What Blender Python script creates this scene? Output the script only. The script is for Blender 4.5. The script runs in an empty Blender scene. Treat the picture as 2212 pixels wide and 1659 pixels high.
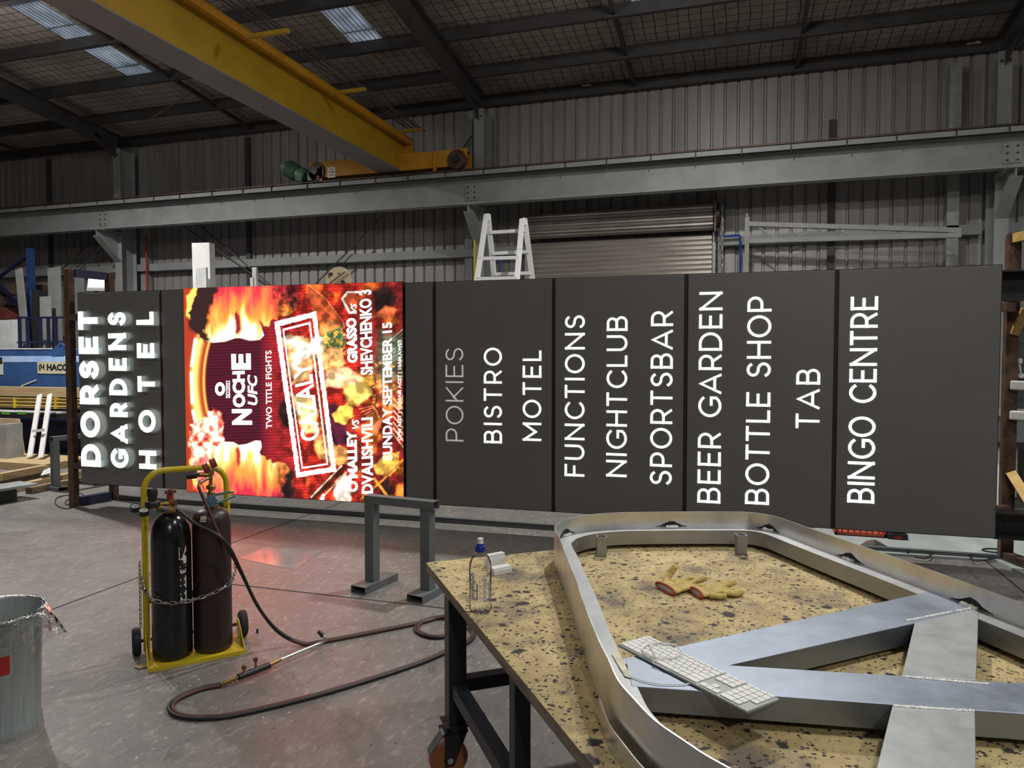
import bpy, bmesh, math, random
import numpy as np
from mathutils import Vector, Matrix
random.seed(7)
C = bpy.context.scene.collection
R = math.radians
scn = bpy.context.scene
# ------------------------------------------------------------------ camera
FPX, CXP, CYP, HC = 1550.0, 1106.0, 829.5, 1.62
YAW, PIT = R(17.4), R(2.2)
cam_d = bpy.data.cameras.new('camera'); cam = bpy.data.objects.new('camera', cam_d); C.objects.link(cam)
cam.location = (0, 0, HC); cam.rotation_euler = (R(90) - PIT, 0, YAW)
cam_d.sensor_fit = 'HORIZONTAL'; cam_d.sensor_width = 36.0; cam_d.lens = 36.0 * FPX / 2212.0
cam_d.clip_start = 0.05; cam_d.clip_end = 200
scn.camera = cam
# ------------------------------------------------------------------ world, exposure
w = bpy.data.worlds.new('sky'); scn.world = w; w.use_nodes = True
w.node_tree.nodes['Background'].inputs[0].default_value = (.78, .86, 1, 1)
w.node_tree.nodes['Background'].inputs[1].default_value = 0.55
vs = scn.view_settings
scn.display_settings.display_device = 'sRGB'
vs.view_transform = 'Standard'; vs.look = 'None'; vs.gamma = 1; vs.use_curve_mapping = False; vs.exposure = 0.0
scn.cycles.use_denoising = True
scn.cycles.max_bounces = 8; scn.cycles.transparent_max_bounces = 48; scn.cycles.sample_clamp_indirect = 6.0
# ------------------------------------------------------------------ hall lamps (high bays hung below the roof)
def lamp(x, y, z, power, size=.55, col=(1, .985, .95), spread=180):
    l = bpy.data.lights.new('high_bay_lamp', 'AREA'); l.shape = 'DISK'; l.size = size; l.energy = power; l.color = col; l.spread = R(spread)
    o = bpy.data.objects.new('high_bay_lamp', l); C.objects.link(o); o.location = (x, y, z)
    return o
lamp(-9.8, 7.0, 5.95, 370, .2, spread=158)
lamp(-0.3, 7.0, 5.95, 215, .2, spread=158)
lamp(8.0, 7.0, 5.95, 170, .2, spread=158)
lamp(-6.5, -3.0, 6.0, 230)
lamp(2.5, -4.0, 6.0, 200)
lamp(2.2, 2.4, 6.1, 140)
def fill_light(x, y, z, power):        # added fill: point lights without fittings that brighten the roof
    l = bpy.data.lights.new('roof_fill', 'POINT'); l.shadow_soft_size = .2; l.energy = power; l.color = (1, .97, .93)
    o = bpy.data.objects.new('roof_fill', l); C.objects.link(o); o.location = (x, y, z)
for x, y, p in ((-9.8, 7.0, 30), (-0.3, 7.0, 85), (8.0, 7.0, 60), (-6.5, -3.0, 90), (2.5, -4.0, 100), (-3.5, 2.0, 110)): fill_light(x, y, 5.95, p)

# ------------------------------------------------------------------ pixel -> world on a known plane
FW = Vector((-math.sin(YAW) * math.cos(PIT), math.cos(YAW) * math.cos(PIT), -math.sin(PIT)))
RT = Vector((math.cos(YAW), math.sin(YAW), 0)); UP = RT.cross(FW)
CO = Vector((0, 0, HC))
def ray(x, y): return FW + RT * ((x - CXP) / FPX) - UP * ((y - CYP) / FPX)
def onz(x, y, z=0.0):
    r = ray(x, y); return CO + r * ((z - HC) / r.z)
def ony(x, y, Y):
    r = ray(x, y); return CO + r * (Y / r.y)
def onplane(x, y, p, n):
    r = ray(x, y); return CO + r * ((p - CO).dot(n) / r.dot(n))

# ------------------------------------------------------------------ materials
MATS = {}
def mat(name, col, rough=.5, metal=0., col2=None, scale=4., amt=None, bump=0., bscale=30., spec=.5, stretch=None, emit=None, estr=0., detail=5.):
    if name in MATS: return MATS[name]
    m = bpy.data.materials.new(name); m.use_nodes = True; nt = m.node_tree; N = nt.nodes; L = nt.links
    b = N['Principled BSDF']
    b.inputs['Roughness'].default_value = rough; b.inputs['Metallic'].default_value = metal
    b.inputs['Specular IOR Level'].default_value = spec
    c1 = (*col, 1)
    tc = N.new('ShaderNodeTexCoord'); mp = N.new('ShaderNodeMapping'); L.new(tc.outputs['Object'], mp.inputs[0])
    if stretch: mp.inputs['Scale'].default_value = stretch
    if col2 is None: col2 = tuple(c * .72 for c in col)
    nz = N.new('ShaderNodeTexNoise'); nz.inputs['Scale'].default_value = scale; nz.inputs['Detail'].default_value = detail
    nz.inputs['Roughness'].default_value = .62
    L.new(mp.outputs[0], nz.inputs['Vector'])
    rp = N.new('ShaderNodeValToRGB'); rp.color_ramp.elements[0].position = .36; rp.color_ramp.elements[1].position = .66
    rp.color_ramp.elements[0].color = (*col2, 1); rp.color_ramp.elements[1].color = c1
    L.new(nz.outputs['Fac'], rp.inputs[0]); L.new(rp.outputs[0], b.inputs['Base Color'])
    if bump:
        n2 = N.new('ShaderNodeTexNoise'); n2.inputs['Scale'].default_value = bscale; n2.inputs['Detail'].default_value = 4
        L.new(mp.outputs[0], n2.inputs['Vector'])
        bp = N.new('ShaderNodeBump'); bp.inputs['Strength'].default_value = bump; bp.inputs['Distance'].default_value = .01
        L.new(n2.outputs['Fac'], bp.inputs['Height']); L.new(bp.outputs[0], b.inputs['Normal'])
    if emit:
        b.inputs['Emission Color'].default_value = (*emit, 1); b.inputs['Emission Strength'].default_value = estr
    MATS[name] = m; return m
def nodes(name):
    m = bpy.data.materials.new(name); m.use_nodes = True; MATS[name] = m
    return m, m.node_tree.nodes, m.node_tree.links, m.node_tree.nodes['Principled BSDF']
def mth(N, L, op, a, b=None, clamp=False):
    n = N.new('ShaderNodeMath'); n.operation = op; n.use_clamp = clamp
    for i, v in enumerate((a, b)):
        if v is None: continue
        if isinstance(v, (int, float)): n.inputs[i].default_value = v
        else: L.new(v, n.inputs[i])
    return n.outputs[0]
def mixc(N, L, f, a, b):
    n = N.new('ShaderNodeMix'); n.data_type = 'RGBA'
    if isinstance(f, (int, float)): n.inputs[0].default_value = f
    else: L.new(f, n.inputs[0])
    for i, v in ((6, a), (7, b)):
        if isinstance(v, tuple): n.inputs[i].default_value = (*v, 1)
        else: L.new(v, n.inputs[i])
    return n.outputs[2]
def tex(N, L, kind, vec, scale, **kw):
    n = N.new('ShaderNodeTex' + kind); n.inputs['Scale'].default_value = scale
    for k, v in kw.items():
        if k in n.inputs: n.inputs[k].default_value = v
        else: setattr(n, k, v)
    L.new(vec, n.inputs['Vector']); return n
def coords(N, L, sc=(1, 1, 1)):
    tc = N.new('ShaderNodeTexCoord'); mp = N.new('ShaderNodeMapping'); mp.inputs['Scale'].default_value = sc
    L.new(tc.outputs['Object'], mp.inputs[0]); return mp.outputs[0]
def ramp(N, L, v, p0, p1, c0=(0, 0, 0), c1=(1, 1, 1)):
    r = N.new('ShaderNodeValToRGB'); e = r.color_ramp.elements
    e[0].position, e[1].position = p0, p1; e[0].color = (*c0, 1); e[1].color = (*c1, 1)
    L.new(v, r.inputs[0]); return r.outputs[0]

def concrete():
    m, N, L, b = nodes('concrete floor'); v = coords(N, L)
    n1 = tex(N, L, 'Noise', v, .55, Detail=6, Roughness=.6); n2 = tex(N, L, 'Noise', v, 3.1, Detail=8, Roughness=.7)
    c = mixc(N, L, ramp(N, L, n1.outputs[0], .35, .68), (.205, .19, .175), (.325, .305, .28))
    c = mixc(N, L, mth(N, L, 'MULTIPLY', ramp(N, L, n2.outputs[0], .42, .7), .55), c, (.42, .405, .375))
    n3 = tex(N, L, 'Noise', coords(N, L, (1, .45, 1)), 9, Detail=8, Roughness=.75)
    c = mixc(N, L, mth(N, L, 'MULTIPLY', ramp(N, L, n3.outputs[0], .56, .66), .75), c, (.085, .08, .075))
    n4 = tex(N, L, 'Noise', coords(N, L, (1.3, .5, 1)), 22, Detail=6, Roughness=.8)
    c = mixc(N, L, mth(N, L, 'MULTIPLY', ramp(N, L, n4.outputs[0], .58, .68), .45), c, (.46, .44, .41))
    c = mixc(N, L, mth(N, L, 'MULTIPLY', ramp(N, L, n4.outputs[0], .44, .34), .55), c, (.10, .094, .088))
    vo = tex(N, L, 'Voronoi', v, 11); sp = mth(N, L, 'LESS_THAN', vo.outputs['Distance'], .07)
    g = N.new('ShaderNodeSeparateColor'); L.new(vo.outputs['Color'], g.inputs[0])
    c = mixc(N, L, mth(N, L, 'MULTIPLY', sp, mth(N, L, 'GREATER_THAN', g.outputs[0], .72)), c, (.5, .49, .46))
    c = mixc(N, L, mth(N, L, 'MULTIPLY', sp, mth(N, L, 'LESS_THAN', g.outputs[0], .2)), c, (.03, .03, .03))
    L.new(c, b.inputs['Base Color'])
    rr = N.new('ShaderNodeMapRange'); rr.inputs[3].default_value = .25; rr.inputs[4].default_value = .52
    L.new(n2.outputs[0], rr.inputs[0]); L.new(rr.outputs[0], b.inputs['Roughness'])
    bp = N.new('ShaderNodeBump'); bp.inputs['Strength'].default_value = .5; bp.inputs['Distance'].default_value = .008
    L.new(n4.outputs[0], bp.inputs['Height']); L.new(bp.outputs[0], b.inputs['Normal']); return m
def tabletop():
    m, N, L, b = nodes('scorched ply'); v = coords(N, L)
    n1 = tex(N, L, 'Noise', v, 3.2, Detail=7, Roughness=.7); n2 = tex(N, L, 'Noise', v, 14, Detail=6, Roughness=.7)
    c = mixc(N, L, ramp(N, L, n1.outputs[0], .36, .62), (.34, .255, .11), (.57, .455, .22))
    c = mixc(N, L, mth(N, L, 'MULTIPLY', ramp(N, L, n2.outputs[0], .5, .66), .6), c, (.27, .19, .085))
    n3 = tex(N, L, 'Noise', v, 5.0, Detail=5, Roughness=.6)
    c = mixc(N, L, mth(N, L, 'MULTIPLY', ramp(N, L, n3.outputs[0], .52, .68), .85), c, (.13, .105, .09))
    wob = N.new('ShaderNodeVectorMath'); wob.operation = 'ADD'
    wn = tex(N, L, 'Noise', coords(N, L, (1, 1, 1)), 28, Detail=3); sc = N.new('ShaderNodeVectorMath'); sc.operation = 'SCALE'; sc.inputs['Scale'].default_value = .035
    L.new(wn.outputs['Color'], sc.inputs[0]); L.new(v, wob.inputs[0]); L.new(sc.outputs[0], wob.inputs[1]); vv = wob.outputs[0]
    for s, rad, th in ((10, .30, .62), (17, .34, .45), (36, .38, .3), (62, .42, .3), (95, .4, .35)):
        vo = tex(N, L, 'Voronoi', vv, s); g = N.new('ShaderNodeSeparateColor'); L.new(vo.outputs['Color'], g.inputs[0])
        gate = mth(N, L, 'MULTIPLY', mth(N, L, 'GREATER_THAN', g.outputs[0], th), g.outputs[1])
        f = mth(N, L, 'MULTIPLY', mth(N, L, 'SUBTRACT', mth(N, L, 'MULTIPLY', gate, rad), vo.outputs['Distance']), 14, True)
        c = mixc(N, L, mth(N, L, 'MULTIPLY', f, 1.0), c, (.028, .022, .02))
    L.new(c, b.inputs['Base Color']); b.inputs['Roughness'].default_value = .75
    bp = N.new('ShaderNodeBump'); bp.inputs['Strength'].default_value = .2; bp.inputs['Distance'].default_value = .004
    L.new(n2.outputs[0], bp.inputs['Height']); L.new(bp.outputs[0], b.inputs['Normal']); return m
def aluminium(name, base, rough, scale=(1, 1, 1)):
    m, N, L, b = nodes(name); v = coords(N, L, scale)
    n1 = tex(N, L, 'Noise', v, 6, Detail=7, Roughness=.7); n2 = tex(N, L, 'Noise', v, 60, Detail=3)
    c = mixc(N, L, ramp(N, L, n1.outputs[0], .35, .65), tuple(x * .78 for x in base), base)
    L.new(c, b.inputs['Base Color']); b.inputs['Metallic'].default_value = 1
    rr = N.new('ShaderNodeMapRange'); rr.inputs[3].default_value = rough - .1; rr.inputs[4].default_value = rough + .14
    L.new(n1.outputs[0], rr.inputs[0]); L.new(rr.outputs[0], b.inputs['Roughness'])
    bp = N.new('ShaderNodeBump'); bp.inputs['Strength'].default_value = .05; bp.inputs['Distance'].default_value = .002
    L.new(n2.outputs[0], bp.inputs['Height']); L.new(bp.outputs[0], b.inputs['Normal']); return m
def roof_liner():
    m, N, L, b = nodes('foil roof liner with wire mesh'); v = coords(N, L)
    n1 = tex(N, L, 'Noise', v, 1.1, Detail=7, Roughness=.7); n2 = tex(N, L, 'Noise', coords(N, L, (4, .7, 1)), 5, Detail=5)
    c = mixc(N, L, ramp(N, L, n1.outputs[0], .35, .68), (.24, .205, .175), (.42, .38, .335))
    c = mixc(N, L, mth(N, L, 'MULTIPLY', ramp(N, L, n2.outputs[0], .55, .72), .5), c, (.5, .46, .42))
    sx = N.new('ShaderNodeSeparateXYZ')
    wn = tex(N, L, 'Noise', v, 1.3, Detail=2); wob = N.new('ShaderNodeVectorMath'); wob.operation = 'MULTIPLY_ADD'
    L.new(wn.outputs['Color'], wob.inputs[0]); wob.inputs[1].default_value = (.1, .1, 0); L.new(v, wob.inputs[2]); L.new(wob.outputs[0], sx.inputs[0])
    f = None
    for k, sp in ((0, .16), (1, .16)):
        t = mth(N, L, 'FRACT', mth(N, L, 'DIVIDE', sx.outputs[k], sp))
        t = mth(N, L, 'LESS_THAN', t, .07)
        f = t if f is None else mth(N, L, 'MAXIMUM', f, t)
    c = mixc(N, L, f, c, (.02, .017, .015))
    L.new(c, b.inputs['Base Color']); b.inputs['Roughness'].default_value = .55
    bp = N.new('ShaderNodeBump'); bp.inputs['Strength'].default_value = .5; bp.inputs['Distance'].default_value = .03
    L.new(n2.outputs[0], bp.inputs['Height']); L.new(bp.outputs[0], b.inputs['Normal']); return m
def skylight():
    m, N, L, b = nodes('translucent skylight sheet')
    tr = N.new('ShaderNodeBsdfTranslucent'); v = coords(N, L); n1 = tex(N, L, 'Noise', v, 3, Detail=4)
    c = mixc(N, L, ramp(N, L, n1.outputs[0], .35, .7), (.55, .57, .58), (.85, .88, .9))
    sx = N.new('ShaderNodeSeparateXYZ'); L.new(v, sx.inputs[0]); f = None
    for k, sp, wd in ((0, .075, .25), (1, .6, .05)):
        t = mth(N, L, 'LESS_THAN', mth(N, L, 'FRACT', mth(N, L, 'DIVIDE', sx.outputs[k], sp)), wd)
        f = t if f is None else mth(N, L, 'MAXIMUM', f, t)
    c = mixc(N, L, mth(N, L, 'MULTIPLY', f, .75), c, (.1, .1, .1))
    L.new(c, tr.inputs[0]); out = N['Material Output']; L.new(tr.outputs[0], out.inputs[0]); return m
def blockwork():
    m, N, L, b = nodes('dark painted blockwork'); tc = N.new('ShaderNodeTexCoord'); mp = N.new('ShaderNodeMapping')
    mp.inputs['Rotation'].default_value = (R(90), 0, 0); L.new(tc.outputs['Object'], mp.inputs[0])
    br = N.new('ShaderNodeTexBrick'); L.new(mp.outputs[0], br.inputs['Vector']); br.inputs['Scale'].default_value = 1
    br.inputs['Color1'].default_value = (.055, .065, .065, 1); br.inputs['Color2'].default_value = (.07, .08, .08, 1); br.inputs['Mortar'].default_value = (.03, .035, .035, 1)
    br.inputs['Brick Width'].default_value = .4; br.inputs['Row Height'].default_value = .2; br.inputs['Mortar Size'].default_value = .008
    L.new(br.outputs[0], b.inputs['Base Color']); b.inputs['Roughness'].default_value = .6; return m
def glassy(name, col, rough, alpha_mix=.8, bs=.6, ior=1.3):
    m, N, L, b = nodes(name); t = N.new('ShaderNodeBsdfTransparent'); g = N.new('ShaderNodeBsdfGlossy'); mx = N.new('ShaderNodeMixShader')
    t.inputs[0].default_value = (*col, 1); g.inputs[0].default_value = (1, 1, 1, 1); g.inputs['Roughness'].default_value = rough
    v = coords(N, L); n = tex(N, L, 'Noise', v, 26, Detail=3); bp = N.new('ShaderNodeBump'); bp.inputs['Strength'].default_value = bs; bp.inputs['Distance'].default_value = .02
    L.new(n.outputs[0], bp.inputs['Height']); L.new(bp.outputs[0], g.inputs['Normal'])
    fr = N.new('ShaderNodeFresnel'); fr.inputs[0].default_value = ior; L.new(bp.outputs[0], fr.inputs['Normal'])
    f = mth(N, L, 'ADD', mth(N, L, 'MULTIPLY', fr.outputs[0], 1.0), 1 - alpha_mix, True)
    L.new(f, mx.inputs[0]); L.new(t.outputs[0], mx.inputs[1]); L.new(g.outputs[0], mx.inputs[2]); L.new(mx.outputs[0], N['Material Output'].inputs[0]); return m
def emissive(name, col, s):
    m, N, L, b = nodes(name); b.inputs['Base Color'].default_value = (*[min(.8, c) for c in col], 1)
    b.inputs['Emission Color'].default_value = (*col, 1); b.inputs['Emission Strength'].default_value = s; return m

mFLOOR = concrete(); mTOP = tabletop(); mROOF = roof_liner(); mSKY = skylight(); mBLOCK = blockwork()
mALU = aluminium('mill aluminium', (.44, .45, .455), .5); mSKIN = aluminium('bright aluminium strip', (.86, .86, .85), .33)
mALUB = aluminium('film coated aluminium', (.33, .37, .44), .47)
mWALL = mat('zincalume wall sheet', (.36, .34, .33), .42, .3, (.27, .255, .248), 1.6, stretch=(3, 1, .25))
mWALLP = mat('grey wall cladding', (.2, .2, .2), .7)
mSTEEL = mat('grey painted steel', (.30, .315, .31), .5, 0, (.24, .25, .245), 3)
mDKST = mat('dark painted steel', (.062, .058, .058), .55, 0, (.042, .039, .039), 3)
mRUST = mat('rusty steel', (.16, .09, .058), .55, .4, (.06, .034, .024), 9, bump=.2)
mGALV = mat('galvanised steel', (.42, .43, .42), .45, .4, (.3, .31, .3), 8)
mYEL = mat('crane yellow paint', (.47, .29, .012), .5, 0, (.38, .225, .01), 2)
mYEL2 = mat('trolley yellow paint', (.62, .47, .02), .4, 0, (.5, .37, .015), 6)
mGREEN = mat('green motor paint', (.16, .3, .2), .45)
mBLACK = mat('black steel', (.012, .012, .013), .45, 0, (.02, .02, .02), 6)
mRUB = mat('black rubber', (.015, .015, .015), .75)
mPANEL = mat('charcoal sign panel', (.12, .115, .108), .45, 0, (.112, .107, .101), 2)
mSEAM = mat('black sign edge', (.004, .004, .004), .6)
mWHITE = mat('white plastic', (.78, .78, .75), .4, 0, (.7, .7, .68), 5)
mGREYP = mat('grey plastic', (.27, .27, .26), .5)
mNAVY = mat('dark navy steel', (.018, .022, .032), .42, 0, (.012, .014, .02), 4)
mTREST = mat('grey primer steel', (.125, .14, .145), .5, 0, (.1, .11, .115), 5)
mTIMB = mat('pine timber', (.48, .35, .19), .75, 0, (.34, .24, .12), 5, stretch=(.3, 6, 6))
mTIMBD = mat('weathered timber', (.24, .17, .1), .8, 0, (.13, .09, .06), 6, stretch=(.5, 6, 6))
mEDGE = mat('worn table edge', (.27, .225, .165), .8, 0, (.15, .12, .09), 7, stretch=(1, 1, 5))
mPLY = mat('plywood', (.55, .42, .25), .7, 0, (.44, .33, .19), 5)
mBLUE = mat('blue machine paint', (.04, .10, .27), .4, 0, (.028, .075, .2), 2.5)
mBLUEL = mat('pale blue paint', (.30, .37, .52), .5, 0, (.18, .28, .48), 3)
mNBLUE = mat('navy blue paint', (.012, .016, .05), .45)
mRACK = mat('rack blue paint', (.022, .06, .2), .42)
mRED = mat('red paint', (.42, .02, .015), .4)
mBRASS = mat('brass', (.50, .33, .12), .38, .9, (.28, .17, .06), 30)
mCHROME = mat('bright steel', (.7, .7, .7), .25, 1.0)
mCYLB = mat('glossy black cylinder paint', (.006, .006, .007), .22, 0, (.014, .013, .013), 18)
mCYLM = mat('maroon cylinder paint', (.035, .012, .013), .42, 0, (.022, .014, .012), 9, bump=.08)
mHOSE = mat('black hose', (.02, .019, .018), .5); mHOSER = mat('red brown hose', (.09, .03, .022), .55)
mLEATH = mat('yellow leather', (.58, .44, .14), .8, 0, (.42, .31, .1), 25, bump=.3, bscale=60)
mLINING = mat('pale glove lining', (.5, .49, .38), .9)
mREDT = mat('red binding', (.45, .06, .04), .7)
mKEY = mat('white key', (.74, .75, .72), .45, 0, (.7, .71, .68), 6); mKEYB = mat('grey keyboard body', (.30, .33, .31), .4, .3)
mKEYC = mat('pale key legend', (.5, .51, .5), .5)
mCLEAR = glassy('clear plastic', (.99, .99, .992), .05, .97, .12, 1.13); mLINER = glassy('clear bin liner', (.93, .90, .91), .16, .82)
mBCAP = mat('blue bottle cap', (.02, .03, .32), .35); mVIO = mat('violet print', (.2, .16, .45), .5)
mBIN = mat('galvanised bin', (.38, .42, .41), .4, .55, (.3, .335, .33), 7, stretch=(9, 9, .5))
mORANGE = mat('orange plastic crate', (.62, .11, .05), .5)
mSTRUCK = mat('soot', (.025, .025, .025), .9)
mWELD = mat('weld bead', (.86, .86, .84), .4, .35, (.6, .6, .58), 70, bump=.8, bscale=120)
mTORNG = mat('castor tyre', (.35, .12, .05), .55)
mCONC = mat('grey fibre board', (.36, .36, .35), .8)
mLITFLOOR = mat('lamplit floor tone', (.42, .46, .45), .5, 0, (.34, .375, .365), 2)  # paler floor colour imitating lamplight
mREEL = mat('raw plywood disc', (.62, .50, .33), .7, 0, (.52, .41, .26), 6)
mLIT = emissive('lit white acrylic', (.93, 1.0, .98), 1.15)
mLITB = emissive('bright lit acrylic', (.96, 1, .985), 2.4)
mRET = emissive('lit acrylic return', (.5, .58, .55), .2)
mFAINT = mat('faintly emissive acrylic', (.82, .82, .81), .4, 0, (.78, .78, .77), emit=(1, 1, .98), estr=.16)  # white letters with a faint emission
mLINEW = emissive('screen white', (1, .97, .95), 1.9)
mLINED = emissive('screen dark red', (.12, .01, .01), 1.0)
mSHEET = mat('white sheet', (.72, .73, .72), .5)
mGREENL = mat('green label', (.12, .4, .04), .5); mCREAM = mat('cream plate', (.6, .56, .42), .5)
mPIPEB = mat('blue pipe', (.03, .07, .42), .45)
mLEAF = mat('dry leaf', (.42, .32, .16), .8)
mJOINT = mat('joint filler', (.045, .042, .04), .9)
mPATCH = mat('pale concrete patch', (.33, .315, .30), .16, 0, (.23, .22, .21), 5)
mSTRIPY = mat('golden bracket', (.55, .36, .12), .45, .3, (.4, .25, .08), 12)
mPAD = mat('white padding', (.6, .6, .54), .8)
mRODY = mat('yellow rods', (.6, .42, .1), .5)

# ------------------------------------------------------------------ mesh building
INV = {}
class MB:
    def __init__(s, T=None): s.v = []; s.f = []; s.T = T or Matrix(); s.mi = []; s.cur = 0
    def add(s, vs, fs):
        o = len(s.v); s.v += [s.T @ Vector(p) for p in vs]; s.f += [tuple(i + o for i in f) for f in fs]; s.mi += [s.cur] * len(fs); return s
    def box(s, a, b):
        x0, y0, z0 = a; x1, y1, z1 = b
        return s.add([(x0, y0, z0), (x1, y0, z0), (x1, y1, z0), (x0, y1, z0), (x0, y0, z1), (x1, y0, z1), (x1, y1, z1), (x0, y1, z1)],
                     [(3, 2, 1, 0), (4, 5, 6, 7), (0, 1, 5, 4), (1, 2, 6, 5), (2, 3, 7, 6), (3, 0, 4, 7)])
    def bar(s, p, q, w, h, up=(0, 0, 1)):       # w across, h along up
        p, q = Vector(p), Vector(q); d = (q - p).normalized(); u = Vector(up)
        x = d.cross(u); x = x.normalized() if x.length > 1e-4 else Vector((1, 0, 0)); u = x.cross(d).normalized()
        c = [x * (sx * w / 2) + u * (sz * h / 2) for sx, sz in ((-1, -1), (1, -1), (1, 1), (-1, 1))]
        return s.add([p + k for k in c] + [q + k for k in c], [(3, 2, 1, 0), (4, 5, 6, 7), (0, 1, 5, 4), (1, 2, 6, 5), (2, 3, 7, 6), (3, 0, 4, 7)])
    def hollow(s, p, q, w, h, t=.004, up=(0, 0, 1)):   # open ended rectangular tube
        p, q = Vector(p), Vector(q); d = (q - p).normalized(); u = Vector(up); x = d.cross(u).normalized(); u = x.cross(d).normalized()
        def ring(o, k): return [o + x * (sx * (w / 2 - k)) + u * (sz * (h / 2 - k)) for sx, sz in ((-1, -1), (1, -1), (1, 1), (-1, 1))]
        vs = ring(p, 0) + ring(q, 0) + ring(p, t) + ring(q, t); fs = []
        for i in range(4):
            j = (i + 1) % 4; fs += [(i, j, 4 + j, 4 + i), (8 + j, 8 + i, 12 + i, 12 + j), (j, i, 8 + i, 8 + j), (4 + i, 4 + j, 12 + j, 12 + i)]
        return s.add(vs, fs)
    def tube(s, pts, r, seg=10, cap=True, rads=None):
        pts = [Vector(p) for p in pts]; n = len(pts); vs = []; fs = []; prev = None
        for i, p in enumerate(pts):
            d = (pts[min(i + 1, n - 1)] - pts[max(i - 1, 0)]).normalized()
            if prev is None:
                x = d.orthogonal().normalized()
            else:
                x = (prev - d * prev.dot(d)); x = x.normalized() if x.length > 1e-5 else d.orthogonal().normalized()
            prev = x; y = d.cross(x); rr = rads[i] if rads else r
            vs += [p + (x * math.cos(a) + y * math.sin(a)) * rr for a in (2 * math.pi * k / seg for k in range(seg))]
        for i in range(n - 1):
            for k in range(seg):
                a = i * seg + k; b = i * seg + (k + 1) % seg; fs.append((a, b, b + seg, a + seg))
        if cap: fs += [tuple(reversed(range(seg))), tuple(range((n - 1) * seg, n * seg))]
        return s.add(vs, fs)
    def cyl(s, p, q, r, seg=20, r2=None): return s.tube([p, q], r, seg, True, [r, r if r2 is None else r2])
    def lathe(s, prof, o=(0, 0, 0), seg=32, ax=2):     # prof (r, z)
        o = Vector(o); vs = []; fs = []; n = len(prof)
        for r, z in prof:
            for k in range(seg):
                a = 2 * math.pi * k / seg; c, q = r * math.cos(a), r * math.sin(a)
                vs.append(o + (Vector((c, q, z)) if ax == 2 else Vector((z, c, q)) if ax == 0 else Vector((q, z, c))))
        for i in range(n - 1):
            for k in range(seg):
                a = i * seg + k; b = i * seg + (k + 1) % seg; fs.append((a, b, b + seg, a + seg))
        if prof[0][0] > 1e-6: fs.append(tuple(reversed(range(seg))))
        if prof[-1][0] > 1e-6: fs.append(tuple(range((n - 1) * seg, n * seg)))
        return s.add(vs, fs)
    def prism(s, poly, d):         # poly: 3d points, d: extrusion vector
        poly = [Vector(p) for p in poly]; d = Vector(d); n = len(poly)
        nrm = sum(((poly[i] - poly[0]).cross(poly[(i + 1) % n] - poly[0]) for i in range(1, n - 1)), Vector())
        if nrm.dot(d) < 0: poly = poly[::-1]
        return s.add(poly + [p + d for p in poly], [tuple(reversed(range(n))), tuple(range(n, 2 * n))] + [(i, (i + 1) % n, n + (i + 1) % n, n + i) for i in range(n)])
    def build(s, name, m, parent=None, smooth=False, bevel=0., ang=40):
        me = bpy.data.meshes.new(name); inv = INV.get(parent.name) if parent else None
        me.from_pydata([tuple(inv @ p) if inv else tuple(p) for p in s.v], [], s.f)
        for k in (m if isinstance(m, (list, tuple)) else [m]): me.materials.append(k)
        if any(s.mi): me.polygons.foreach_set('material_index', s.mi)
        me.validate(); me.update()
        if smooth:
            me.shade_smooth(); me.set_sharp_from_angle(angle=R(ang))
        o = bpy.data.objects.new(name, me); C.objects.link(o)
        if parent: o.parent = parent; INV[o.name] = inv
        else: INV[o.name] = Matrix()
        if bevel:
            b = o.modifiers.new('edge', 'BEVEL'); b.width = bevel; b.segments = 2; b.limit_method = 'ANGLE'; b.angle_limit = R(35)
        return o
def tag(o, label, cat, group=None, kind=None):
    o['label'] = label; o['category'] = cat
    if group: o['group'] = group
    if kind: o['kind'] = kind
    return o
def thing(name, label, cat, loc=(0, 0, 0), group=None):
    o = bpy.data.objects.new(name, None); o.empty_display_size = .05; C.objects.link(o); o.location = loc
    INV[o.name] = Matrix.Translation(-Vector(loc)); return tag(o, label, cat, group)
def struct(o, label=None):
    o['kind'] = 'structure'
    if label: o['label'] = label
    return o
def copy_tree(o, parent=None, dl=None):
    c = o.copy(); C.objects.link(c)
    if parent: c.parent = parent
    if dl is not None: c.location = Vector(o.location) + Vector(dl)
    INV[c.name] = INV.get(o.name)
    for ch in o.children: copy_tree(ch, c)
    return c
def TR(loc, rz=0., rx=0., ry=0.): return Matrix.Translation(loc) @ Matrix.Rotation(rz, 4, 'Z') @ Matrix.Rotation(ry, 4, 'Y') @ Matrix.Rotation(rx, 4, 'X')
def smoothpath(pts, n=8):
    pts = [Vector(p) for p in pts]; out = []
    for i in range(len(pts) - 1):
        p0 = pts[max(i - 1, 0)]; p1 = pts[i]; p2 = pts[i + 1]; p3 = pts[min(i + 2, len(pts) - 1)]
        for k in range(n):
            t = k / n
            out.append(.5 * ((2 * p1) + (p2 - p0) * t + (2 * p0 - 5 * p1 + 4 * p2 - p3) * t * t + (3 * p1 - p0 - 3 * p2 + p3) * t ** 3))
    return out + [pts[-1]]
def pbox(mb, x0, y0, x1, y1, Y, dep):       # box whose front face stands at depth Y between two image corners
    xm, ym = (x0 + x1) / 2, (y0 + y1) / 2
    return mb.box((ony(x0, ym, Y).x, Y, ony(xm, y1, Y).z), (ony(x1, ym, Y).x, Y + dep, ony(xm, y0, Y).z))
def ppoly(mb, pts, Y, dep): return mb.prism([ony(x, y, Y) for x, y in pts], (0, dep, 0))


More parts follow.
